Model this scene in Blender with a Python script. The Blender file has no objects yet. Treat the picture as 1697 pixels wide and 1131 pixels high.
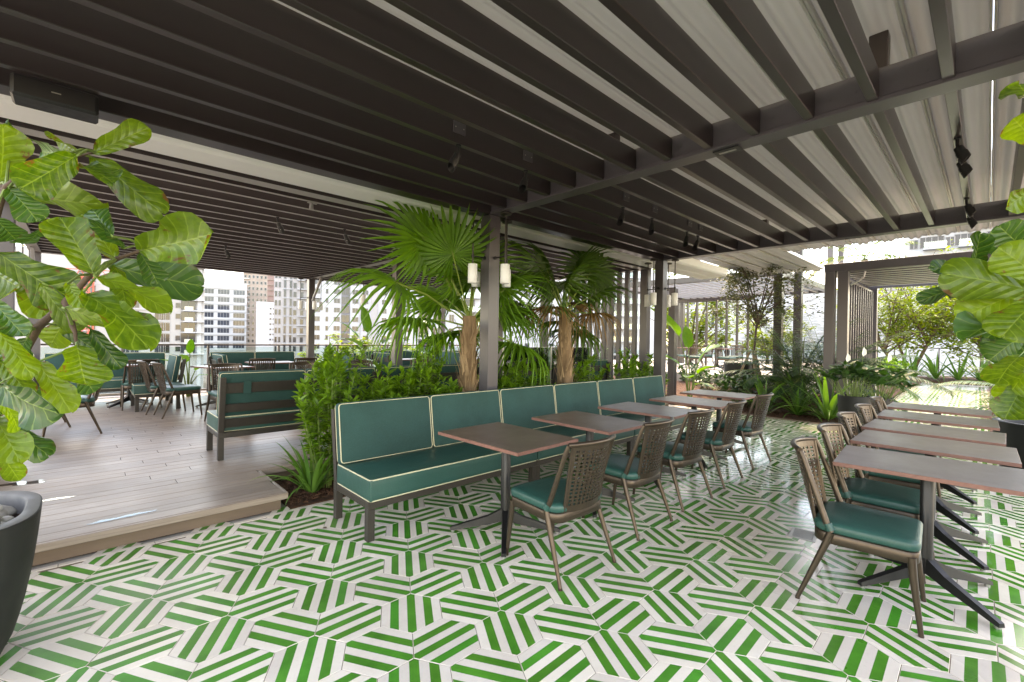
import bpy, math, random
import numpy as np
from mathutils import Vector, Matrix

R = math.radians
SC = bpy.context.scene
COL = SC.collection

# ------------------------------------------------------------------ camera
H_EYE = 1.47
YAW, PITCH, ROLL, FOC = R(46.5), -0.0051, 0.0162, 750.0
cam = bpy.data.cameras.new('camera')
cam.sensor_width = 36.0
cam.lens = FOC / 1697.0 * 36.0
cam.clip_start, cam.clip_end = 0.05, 6000.0
camo = bpy.data.objects.new('camera', cam)
COL.objects.link(camo)
fwd = Vector((math.cos(YAW), math.sin(YAW), PITCH)).normalized()
rgt = Vector((math.sin(YAW), -math.cos(YAW), 0.0))
up = rgt.cross(fwd)
r2 = (rgt * math.cos(ROLL) + up * math.sin(ROLL))
u2 = r2.cross(fwd)
mw = Matrix((r2, u2, -fwd)).transposed().to_4x4()
mw.translation = (0.0, 0.0, H_EYE)
camo.matrix_world = mw
SC.camera = camo

# ------------------------------------------------------------------ light
SUN_DIR = Vector((0.42, 0.22, 0.88)).normalized()
SUN_EL = math.asin(SUN_DIR.z)
SUN_AZ = math.atan2(SUN_DIR.x, SUN_DIR.y)
W = bpy.data.worlds.new('World')
SC.world = W
W.use_nodes = True
wn = W.node_tree
wn.nodes.clear()
w_out = wn.nodes.new('ShaderNodeOutputWorld')
w_bg = wn.nodes.new('ShaderNodeBackground')
w_sky = wn.nodes.new('ShaderNodeTexSky')
w_sky.sky_type = 'NISHITA'
w_sky.sun_disc = False
w_sky.sun_elevation = SUN_EL
w_sky.sun_rotation = SUN_AZ
w_sky.air_density = 1.0
w_sky.dust_density = 0.3
w_sky.ozone_density = 2.0
w_bg.inputs['Strength'].default_value = 0.15
# broken cumulus: a second, whiter layer mixed over the blue by noise on the view direction
w_tc = wn.nodes.new('ShaderNodeTexCoord')
w_map = wn.nodes.new('ShaderNodeMapping')
w_map.inputs['Scale'].default_value = (1.0, 1.0, 2.6)
w_ns = wn.nodes.new('ShaderNodeTexNoise')
w_ns.inputs['Scale'].default_value = 2.6
w_ns.inputs['Detail'].default_value = 7.0
w_ns.inputs['Roughness'].default_value = 0.55
w_rmp = wn.nodes.new('ShaderNodeValToRGB')
w_rmp.color_ramp.elements[0].position = 0.52
w_rmp.color_ramp.elements[1].position = 0.72
w_mix = wn.nodes.new('ShaderNodeMix')
w_mix.data_type = 'RGBA'
w_mix.inputs[7].default_value = (7.5, 7.7, 8.0, 1.0)
L = wn.links.new
L(w_tc.outputs['Generated'], w_map.inputs['Vector'])
L(w_map.outputs['Vector'], w_ns.inputs['Vector'])
L(w_ns.outputs['Fac'], w_rmp.inputs['Fac'])
L(w_rmp.outputs['Color'], w_mix.inputs[0])
L(w_sky.outputs['Color'], w_mix.inputs[6])
L(w_mix.outputs[2], w_bg.inputs['Color'])
L(w_bg.outputs['Background'], w_out.inputs['Surface'])

sun = bpy.data.lights.new('sun', 'SUN')
sun.energy = 1.5
sun.angle = R(11.0)
sun.color = (1.0, 0.955, 0.88)
suno = bpy.data.objects.new('sun', sun)
COL.objects.link(suno)
suno.rotation_euler = SUN_DIR.to_track_quat('Z', 'Y').to_euler()
suno.location = (20, -20, 40)

SC.view_settings.view_transform = 'Standard'
SC.view_settings.look = 'None'
SC.view_settings.exposure = 3.2
SC.view_settings.gamma = 1.0
SC.view_settings.use_curve_mapping = False
SC.view_settings.use_white_balance = True
SC.view_settings.white_balance_temperature = 10400
SC.view_settings.white_balance_tint = 18.0
try:
    SC.cycles.use_denoising = True
    SC.cycles.max_bounces = 10
    SC.cycles.diffuse_bounces = 6
    SC.cycles.glossy_bounces = 4
    SC.cycles.transmission_bounces = 6
    SC.cycles.transparent_max_bounces = 12
    SC.cycles.sample_clamp_indirect = 6.0
    SC.cycles.caustics_reflective = False
    SC.cycles.caustics_refractive = False
except Exception:
    pass

# ------------------------------------------------------------------ materials
MATS = {}


def nt(name):
    m = bpy.data.materials.new(name)
    m.use_nodes = True
    t = m.node_tree
    b = t.nodes['Principled BSDF']
    MATS[name] = m
    return m, t, b


def N(t, kind, **kw):
    n = t.nodes.new(kind)
    for k, v in kw.items():
        setattr(n, k, v)
    return n


def math_n(t, op, a, b=None, clamp=False):
    n = t.nodes.new('ShaderNodeMath')
    n.operation = op
    n.use_clamp = clamp
    for i, x in enumerate((a, b)):
        if x is None:
            continue
        if isinstance(x, (int, float)):
            n.inputs[i].default_value = x
        else:
            t.links.new(x, n.inputs[i])
    return n.outputs[0]


def mixc(t, fac, a, b, blend='MIX'):
    n = t.nodes.new('ShaderNodeMix')
    n.data_type = 'RGBA'
    n.blend_type = blend
    for i, x in ((0, fac), (6, a), (7, b)):
        if isinstance(x, (int, float)):
            n.inputs[i].default_value = x
        elif isinstance(x, tuple):
            n.inputs[i].default_value = x if len(x) == 4 else (*x, 1.0)
        else:
            t.links.new(x, n.inputs[i])
    return n.outputs[2]


def noise(t, scale, detail=4.0, rough=0.55, vec=None, stretch=None):
    tc = t.nodes.new('ShaderNodeTexCoord')
    src = tc.outputs['Object'] if vec is None else vec
    if stretch:
        mp = t.nodes.new('ShaderNodeMapping')
        mp.inputs['Scale'].default_value = stretch
        t.links.new(src, mp.inputs['Vector'])
        src = mp.outputs['Vector']
    n = t.nodes.new('ShaderNodeTexNoise')
    n.inputs['Scale'].default_value = scale
    n.inputs['Detail'].default_value = detail
    n.inputs['Roughness'].default_value = rough
    t.links.new(src, n.inputs['Vector'])
    return n.outputs['Fac']


def ramp(t, fac, p0, p1):
    n = t.nodes.new('ShaderNodeMapRange')
    n.inputs['From Min'].default_value = p0
    n.inputs['From Max'].default_value = p1
    t.links.new(fac, n.inputs['Value'])
    return n.outputs['Result']


def bump(t, b, h, strength, dist=0.002):
    n = t.nodes.new('ShaderNodeBump')
    n.inputs['Strength'].default_value = strength
    n.inputs['Distance'].default_value = dist
    t.links.new(h, n.inputs['Height'])
    t.links.new(n.outputs['Normal'], b.inputs['Normal'])


def world_pos(t):
    g = t.nodes.new('ShaderNodeNewGeometry')
    return g.outputs['Position']


def solid(name, col, rough=0.5, metal=0.0, var=0.12, nscale=6.0, bmp=0.0, bscale=80.0, bdist=0.001,
          stretch=None, world=False, objvar=0.0, spec=0.5, rvar=0.1, dark=None, coat=0.0):
    """A paint / stone / wood like surface: base colour with soft mottling, roughness variation and fine relief."""
    m, t, b = nt(name)
    vec = world_pos(t) if world else None
    n1 = noise(t, nscale, 5.0, 0.6, vec, stretch)
    c0 = tuple(max(0.0, c * (1 - var)) for c in col)
    c1 = tuple(min(1.0, c * (1 + var)) for c in col)
    if dark:
        c0 = dark
    f = ramp(t, n1, 0.3, 0.7)
    c = mixc(t, f, c0, c1)
    if objvar:
        oi = t.nodes.new('ShaderNodeObjectInfo')
        g = ramp(t, oi.outputs['Random'], -0.0001, 1.0)
        k = math_n(t, 'ADD', math_n(t, 'MULTIPLY', g, 2 * objvar), 1 - objvar)
        hv = t.nodes.new('ShaderNodeHueSaturation')
        t.links.new(c, hv.inputs['Color'])
        t.links.new(k, hv.inputs['Value'])
        c = hv.outputs['Color']
    t.links.new(c, b.inputs['Base Color'])
    rr = math_n(t, 'ADD', math_n(t, 'MULTIPLY', noise(t, nscale * 2.3, 3.0, 0.5, vec, stretch), 2 * rvar), rough - rvar, True)
    t.links.new(rr, b.inputs['Roughness'])
    b.inputs['Metallic'].default_value = metal
    b.inputs['Specular IOR Level'].default_value = spec
    if coat:
        b.inputs['Coat Weight'].default_value = coat
        b.inputs['Coat Roughness'].default_value = 0.15
    if bmp:
        bump(t, b, noise(t, bscale, 3.0, 0.6, vec, stretch), bmp, bdist)
    return m


def leafy(name, ca, cb, transl=0.35, rough=0.45, tcol=None, veins=False, brown=0.0):
    """Leaf: colour drifting from leaf to leaf, light coming through the blade; optional pale veins from the blade's UVs."""
    m, t, b = nt(name)
    g = t.nodes.new('ShaderNodeNewGeometry')
    oi = t.nodes.new('ShaderNodeObjectInfo')
    rnd = math_n(t, 'FRACT', math_n(t, 'ADD', g.outputs['Random Per Island'], oi.outputs['Random']))
    c = mixc(t, rnd, ca, cb)
    n1 = noise(t, 9.0, 3.0)
    c = mixc(t, math_n(t, 'MULTIPLY', ramp(t, n1, 0.35, 0.7), 0.35), c, tuple(x * 1.45 for x in cb))
    if veins:
        uv = t.nodes.new('ShaderNodeUVMap')
        sp = t.nodes.new('ShaderNodeSeparateXYZ')
        t.links.new(uv.outputs['UV'], sp.inputs[0])
        a = math_n(t, 'ABSOLUTE', math_n(t, 'MULTIPLY', math_n(t, 'SUBTRACT', sp.outputs[0], 0.5), 2.0))
        mid = math_n(t, 'SUBTRACT', 1.0, math_n(t, 'MULTIPLY', a, 22.0), True)
        # side veins leave the midrib and climb towards the edge
        cl = math_n(t, 'SUBTRACT', math_n(t, 'MULTIPLY', sp.outputs[1], 7.0), math_n(t, 'MULTIPLY', math_n(t, 'POWER', a, 0.8), 1.35))
        fr = math_n(t, 'ABSOLUTE', math_n(t, 'SUBTRACT', math_n(t, 'FRACT', cl), 0.5))
        lat = math_n(t, 'MULTIPLY', math_n(t, 'SUBTRACT', 1.0, math_n(t, 'MULTIPLY', fr, 13.0), True), 0.75)
        v = math_n(t, 'MAXIMUM', mid, lat)
        c = mixc(t, math_n(t, 'MULTIPLY', v, 0.5), c, (0.26, 0.38, 0.09))
        puff = math_n(t, 'MULTIPLY', fr, 2.0)
        bump(t, b, puff, 0.55, 0.006)
        if brown:
            n2 = noise(t, 5.0, 4.0, 0.6)
            edge = ramp(t, a, 0.55, 1.0)
            bf = ramp(t, math_n(t, 'ADD', n2, math_n(t, 'MULTIPLY', edge, 0.14)), 0.66, 0.72)
            c = mixc(t, math_n(t, 'MULTIPLY', bf, brown), c, (0.12, 0.055, 0.025))
    t.links.new(c, b.inputs['Base Color'])
    b.inputs['Roughness'].default_value = rough
    b.inputs['Specular IOR Level'].default_value = 0.45
    tr = t.nodes.new('ShaderNodeBsdfTranslucent')
    tc = mixc(t, 1.0, c, tcol or (2.1, 1.9, 0.7), 'MULTIPLY')
    t.links.new(tc, tr.inputs['Color'])
    mx = t.nodes.new('ShaderNodeMixShader')
    mx.inputs[0].default_value = transl
    t.links.new(b.outputs[0], mx.inputs[1])
    t.links.new(tr.outputs[0], mx.inputs[2])
    t.links.new(mx.outputs[0], t.nodes['Material Output'].inputs['Surface'])
    return m


# painted steel and aluminium
solid('pergola_metal', (0.037, 0.0285, 0.0285), 0.29, 0.0, 0.10, 1.2, 0.02, 140.0, 0.0003, objvar=0.06, rvar=0.03)
solid('soffit_lit', (0.36, 0.345, 0.335), 0.4, 0.0, 0.06, 2.0, rvar=0.03)  # light reflected onto the undersides, put into a paler grey
solid('post_metal', (0.080, 0.072, 0.082), 0.34, 0.0, 0.07, 1.0, 0.02, 140.0, 0.0003, rvar=0.03)
solid('bronze', (0.078, 0.057, 0.042), 0.36, 0.7, 0.10, 14.0, 0.05, 200.0, 0.0004)
solid('black_metal', (0.008, 0.008, 0.009), 0.42, 0.0, 0.3, 9.0, 0.12, 160.0, 0.0005)
solid('bench_frame', (0.034, 0.029, 0.025), 0.45, 0.1, 0.14, 10.0, 0.05, 150.0)
solid('shaded_riser_wood', (0.15, 0.105, 0.075), 0.6, 0.0, 0.25, 6.0, 0.3, 60.0, 0.002, stretch=(0.1, 1, 1))  # brown wood, darkened to carry the shade below the nosing
solid('steel', (0.42, 0.41, 0.39), 0.35, 0.8, 0.1, 20.0)
solid('grey_paint', (0.30, 0.30, 0.31), 0.5, 0.0, 0.08, 4.0)
solid('white_paint', (0.74, 0.73, 0.70), 0.45, 0.0, 0.05, 5.0)
solid('gutter_white', (0.84, 0.86, 0.88), 0.45, 0.0, 0.03, 3.0)
solid('lamp_glass', (0.78, 0.80, 0.82), 0.35, 0.0, 0.03, 5.0)
solid('planter', (0.0085, 0.0095, 0.009), 0.6, 0.0, 0.35, 5.0, 0.25, 45.0, 0.002)
solid('planter_rim', (0.15, 0.15, 0.15), 0.6, 0.0, 0.18, 7.0, 0.3, 60.0, 0.001)
solid('plastic_pot', (0.007, 0.007, 0.0075), 0.5, 0.0, 0.3, 9.0)
solid('pebble', (0.36, 0.345, 0.32), 0.55, 0.0, 0.28, 11.0, 0.15, 60.0, objvar=0.35)
solid('grout', (0.20, 0.145, 0.105), 0.85, 0.0, 0.18, 30.0, world=True)
solid('mulch', (0.075, 0.032, 0.016), 0.95, 0.0, 0.55, 26.0, 0.9, 60.0, 0.02)
solid('soil', (0.045, 0.024, 0.014), 0.95, 0.0, 0.5, 18.0, 0.9, 40.0, 0.03)
solid('bark', (0.11, 0.075, 0.05), 0.85, 0.0, 0.4, 18.0, 0.6, 50.0, 0.006, stretch=(1, 1, 0.25))
solid('palm_fibre', (0.24, 0.15, 0.085), 0.9, 0.0, 0.45, 22.0, 0.7, 60.0, 0.008, stretch=(1, 1, 0.2))
solid('palm_husk', (0.36, 0.24, 0.14), 0.85, 0.0, 0.4, 16.0, 0.5, 50.0, 0.004, stretch=(1, 1, 0.2))
solid('stake_wood', (0.34, 0.24, 0.16), 0.8, 0.0, 0.25, 14.0, 0.4, 60.0, 0.002, stretch=(1, 1, 0.12))
solid('concrete', (0.44, 0.42, 0.39), 0.85, 0.0, 0.12, 3.0, 0.25, 30.0, 0.003)
solid('patio_stone', (0.50, 0.47, 0.43), 0.7, 0.0, 0.10, 2.0, 0.2, 25.0, 0.002)
solid('asphalt', (0.05, 0.05, 0.052), 0.9, 0.0, 0.2, 0.05, 0.2, 4.0)
solid('wall_white', (0.45, 0.475, 0.505), 0.7, 0.0, 0.04, 0.35, 0.1, 6.0, 0.01)
solid('wall_cream', (0.39, 0.39, 0.385), 0.7, 0.0, 0.05, 0.3)
solid('wall_pink', (0.37, 0.365, 0.375), 0.7, 0.0, 0.05, 0.3)
solid('wall_brown', (0.29, 0.245, 0.215), 0.8, 0.0, 0.12, 0.2)
solid('wall_red', (0.28, 0.20, 0.19), 0.8, 0.0, 0.12, 0.2)
solid('wall_grey', (0.16, 0.165, 0.185), 0.6, 0.0, 0.06, 0.3)
solid('window_glass', (0.016, 0.021, 0.030), 0.08, 0.0, 0.4, 0.12, objvar=0.5, rvar=0.03, world=True)
solid('office_glass', (0.018, 0.030, 0.050), 0.06, 0.0, 0.35, 0.10, objvar=0.35, rvar=0.02, world=True)
solid('crane_red', (0.60, 0.12, 0.08), 0.5)
solid('crane_yellow', (0.62, 0.40, 0.10), 0.5)
solid('piping', (0.56, 0.53, 0.37), 0.7, 0.0, 0.08, 40.0)
solid('stem_green', (0.13, 0.20, 0.05), 0.55, 0.0, 0.2, 14.0)
solid('stem_brown', (0.075, 0.045, 0.028), 0.75, 0.0, 0.3, 16.0, 0.4, 60.0, 0.003)
solid('speaker_black', (0.004, 0.004, 0.0045), 0.5, 0.0, 0.2, 12.0)
solid('fallen_yellow', (0.42, 0.33, 0.05), 0.6, 0.0, 0.2, 20.0)
solid('spathe', (0.78, 0.80, 0.72), 0.5, 0.0, 0.05, 12.0)


def tile_mat(name, col, col2, rough):
    m, t, b = nt(name)
    pos = world_pos(t)
    oi = t.nodes.new('ShaderNodeObjectInfo')
    g = t.nodes.new('ShaderNodeNewGeometry')
    rnd = math_n(t, 'FRACT', math_n(t, 'ADD', oi.outputs['Random'], g.outputs['Random Per Island']))
    n1 = noise(t, 4.5, 6.0, 0.6, pos)
    c = mixc(t, ramp(t, n1, 0.32, 0.68), col, col2)
    n3 = noise(t, 55.0, 3.0, 0.6, pos)
    c = mixc(t, math_n(t, 'MULTIPLY', ramp(t, n3, 0.55, 0.75), 0.22), c, tuple(x * 0.72 for x in col))
    hv = t.nodes.new('ShaderNodeHueSaturation')
    t.links.new(c, hv.inputs['Color'])
    t.links.new(math_n(t, 'ADD', math_n(t, 'MULTIPLY', rnd, 0.22), 0.88), hv.inputs['Value'])
    t.links.new(math_n(t, 'ADD', math_n(t, 'MULTIPLY', rnd, 0.018), 0.491), hv.inputs['Hue'])
    # footworn, faintly dirty drifts
    n4 = noise(t, 0.9, 5.0, 0.6, pos)
    c2 = mixc(t, math_n(t, 'MULTIPLY', ramp(t, n4, 0.5, 0.75), 0.18), hv.outputs['Color'], (0.30, 0.25, 0.19))
    t.links.new(c2, b.inputs['Base Color'])
    # the floor has been hosed: wet and glossy towards the garden, drier near the deck
    sp = t.nodes.new('ShaderNodeSeparateXYZ')
    t.links.new(pos, sp.inputs[0])
    wet = ramp(t, math_n(t, 'ADD', math_n(t, 'SUBTRACT', sp.outputs[0], math_n(t, 'MULTIPLY', sp.outputs[1], 0.55)),
                         math_n(t, 'MULTIPLY', noise(t, 1.1, 4.0, 0.6, pos), 3.0)), 3.2, 5.6)
    dry = math_n(t, 'ADD', math_n(t, 'MULTIPLY', noise(t, 3.0, 4.0, 0.6, pos), 0.22), rough - 0.11)
    rg = t.nodes.new('ShaderNodeMix')
    t.links.new(math_n(t, 'MULTIPLY', wet, 1.0, True), rg.inputs[0])
    t.links.new(dry, rg.inputs[2])
    rg.inputs[3].default_value = 0.085
    t.links.new(rg.outputs[0], b.inputs['Roughness'])
    b.inputs['Specular IOR Level'].default_value = 0.5
    bump(t, b, noise(t, 14.0, 3.0, 0.5, pos), 0.10, 0.0022)
    return m


tile_mat('tile_white', (0.735, 0.665, 0.58), (0.815, 0.755, 0.675), 0.40)
tile_mat('tile_green', (0.022, 0.185, 0.018), (0.056, 0.320, 0.036), 0.38)

# deck boards: grey brown composite with streaky grain
m, t, b = nt('deck_wood')
n1 = noise(t, 3.0, 6.0, 0.65, None, (0.7, 18.0, 18.0))
n2 = noise(t, 1.2, 3.0, 0.6, world_pos(t))
c = mixc(t, ramp(t, n1, 0.3, 0.7), (0.215, 0.165, 0.135), (0.355, 0.295, 0.25))
c = mixc(t, math_n(t, 'MULTIPLY', ramp(t, n2, 0.4, 0.7), 0.35), c, (0.27, 0.225, 0.195))
oi = t.nodes.new('ShaderNodeObjectInfo')
hv = t.nodes.new('ShaderNodeHueSaturation')
t.links.new(c, hv.inputs['Color'])
t.links.new(math_n(t, 'ADD', math_n(t, 'MULTIPLY', oi.outputs['Random'], 0.24), 0.88), hv.inputs['Value'])
t.links.new(hv.outputs['Color'], b.inputs['Base Color'])
t.links.new(math_n(t, 'ADD', math_n(t, 'MULTIPLY', n2, 0.35), 0.22), b.inputs['Roughness'])
bump(t, b, n1, 0.35, 0.002)


def cloth(name, col, scale, rough=0.75, sheen=0.25, strength=0.5, soft=0.18):
    m, t, b = nt(name)
    tc = t.nodes.new('ShaderNodeTexCoord')
    w1 = N(t, 'ShaderNodeTexWave', bands_direction='X')
    w2 = N(t, 'ShaderNodeTexWave', bands_direction='Y')
    w3 = N(t, 'ShaderNodeTexWave', bands_direction='Z')
    for w in (w1, w2, w3):
        w.inputs['Scale'].default_value = scale
        w.inputs['Distortion'].default_value = 0.6
        t.links.new(tc.outputs['Object'], w.inputs['Vector'])
    wv = math_n(t, 'MULTIPLY', math_n(t, 'ADD', math_n(t, 'ADD', w1.outputs['Fac'], w2.outputs['Fac']), w3.outputs['Fac']), 0.33)
    n1 = noise(t, 3.2, 5.0, 0.6)
    n2 = noise(t, 160.0, 2.0, 0.6)
    c = mixc(t, ramp(t, n1, 0.3, 0.7), tuple(x * (1 - soft) for x in col), tuple(x * (1 + soft) for x in col))
    c = mixc(t, math_n(t, 'MULTIPLY', ramp(t, n2, 0.4, 0.7), 0.3), c, tuple(x * 1.6 + 0.01 for x in col))
    t.links.new(c, b.inputs['Base Color'])
    b.inputs['Roughness'].default_value = rough
    b.inputs['Sheen Weight'].default_value = sheen
    b.inputs['Sheen Tint'].default_value = (*[min(1, x * 4) for x in col], 1)
    h = math_n(t, 'ADD', math_n(t, 'MULTIPLY', wv, 0.5), math_n(t, 'MULTIPLY', n1, 7.0))
    h = math_n(t, 'ADD', h, math_n(t, 'MULTIPLY', noise(t, 11.0, 3.0, 0.5, None, (1.0, 2.2, 1.6)), 2.2))
    bump(t, b, h, strength, 0.0018)
    return m


cloth('teal_fabric', (0.0090, 0.055, 0.050), 190.0, 0.85, 0.05)
cloth('teal_vinyl', (0.0095, 0.068, 0.057), 120.0, 0.42, 0.0, 0.25, 0.10)

# table tops: brown laminate, worn cloudy
m, t, b = nt('table_laminate')
n1 = noise(t, 5.0, 6.0, 0.65)
n2 = noise(t, 120.0, 3.0, 0.6)
n3 = noise(t, 2.0, 4.0, 0.6)
c = mixc(t, ramp(t, n1, 0.3, 0.7), (0.105, 0.072, 0.058), (0.160, 0.114, 0.094))
c = mixc(t, math_n(t, 'MULTIPLY', ramp(t, n2, 0.45, 0.7), 0.35), c, (0.19, 0.142, 0.122))
t.links.new(c, b.inputs['Base Color'])
t.links.new(math_n(t, 'ADD', math_n(t, 'MULTIPLY', n3, 0.28), 0.22), b.inputs['Roughness'])
bump(t, b, n2, 0.12, 0.0008)
solid('table_edge', (0.20, 0.090, 0.072), 0.5, 0.0, 0.15, 20.0)

# awning fabric: white, lets some light through
def awning(name, tr_w):
    m, t, b = nt(name)
    n1 = noise(t, 1.4, 4.0, 0.6, world_pos(t), (0.25, 3.0, 1.0))
    c = mixc(t, ramp(t, n1, 0.3, 0.7), (0.39, 0.405, 0.42), (0.50, 0.515, 0.53))
    t.links.new(c, b.inputs['Base Color'])
    b.inputs['Roughness'].default_value = 0.6
    tr = t.nodes.new('ShaderNodeBsdfTranslucent')
    tr.inputs['Color'].default_value = (0.80, 0.78, 0.73, 1)
    mx = t.nodes.new('ShaderNodeMixShader')
    mx.inputs[0].default_value = tr_w
    t.links.new(b.outputs[0], mx.inputs[1])
    t.links.new(tr.outputs[0], mx.inputs[2])
    t.links.new(mx.outputs[0], t.nodes['Material Output'].inputs['Surface'])


awning('awning', 0.02)
awning('awning_light', 0.30)


def thin_glass(name, tint, refl=0.12):
    m, t, b = nt(name)
    tp = t.nodes.new('ShaderNodeBsdfTransparent')
    tp.inputs['Color'].default_value = (*tint, 1)
    gl = t.nodes.new('ShaderNodeBsdfGlossy')
    gl.inputs['Roughness'].default_value = 0.02
    gl.inputs['Color'].default_value = (0.9, 1.0, 0.97, 1)
    fr = t.nodes.new('ShaderNodeFresnel')
    fr.inputs['IOR'].default_value = 1.5
    mx = t.nodes.new('ShaderNodeMixShader')
    t.links.new(math_n(t, 'ADD', fr.outputs[0], refl - 0.04, True), mx.inputs[0])
    t.links.new(tp.outputs[0], mx.inputs[1])
    t.links.new(gl.outputs[0], mx.inputs[2])
    t.links.new(mx.outputs[0], t.nodes['Material Output'].inputs['Surface'])
    return m


thin_glass('rail_glass', (0.90, 0.965, 0.945), 0.08)
thin_glass('screen_glass', (0.72, 0.90, 0.84), 0.16)
thin_glass('water_film', (0.72, 0.71, 0.71), 0.02)

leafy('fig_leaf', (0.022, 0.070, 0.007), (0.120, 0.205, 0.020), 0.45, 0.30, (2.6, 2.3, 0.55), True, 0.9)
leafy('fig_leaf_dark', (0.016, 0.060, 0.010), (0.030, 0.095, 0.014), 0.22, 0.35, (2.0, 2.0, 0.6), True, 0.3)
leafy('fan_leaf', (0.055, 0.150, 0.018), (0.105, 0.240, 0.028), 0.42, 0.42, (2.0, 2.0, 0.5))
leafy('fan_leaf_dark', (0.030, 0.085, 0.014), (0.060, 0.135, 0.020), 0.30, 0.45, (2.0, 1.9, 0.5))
leafy('dry_frond', (0.20, 0.11, 0.04), (0.28, 0.17, 0.07), 0.25, 0.7, (1.3, 1.1, 0.7))
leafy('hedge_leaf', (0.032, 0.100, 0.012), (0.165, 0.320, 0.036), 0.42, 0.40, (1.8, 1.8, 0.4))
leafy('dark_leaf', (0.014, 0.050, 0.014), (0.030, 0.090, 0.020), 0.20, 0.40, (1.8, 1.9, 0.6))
leafy('strap_leaf', (0.050, 0.145, 0.030), (0.105, 0.235, 0.050), 0.30, 0.36, (1.7, 1.8, 0.5))
leafy('banana_leaf', (0.040, 0.125, 0.016), (0.070, 0.185, 0.024), 0.40, 0.35, (2.1, 2.0, 0.5))
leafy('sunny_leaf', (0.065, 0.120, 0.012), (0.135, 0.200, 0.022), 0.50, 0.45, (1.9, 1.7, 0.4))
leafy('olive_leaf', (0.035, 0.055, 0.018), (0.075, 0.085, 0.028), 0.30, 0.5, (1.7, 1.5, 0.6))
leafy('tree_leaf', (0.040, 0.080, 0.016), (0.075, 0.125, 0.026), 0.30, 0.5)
solid('palm_petiole', (0.20, 0.28, 0.06), 0.45, 0.0, 0.2, 10.0)

# ------------------------------------------------------------------ mesh helpers


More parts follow.
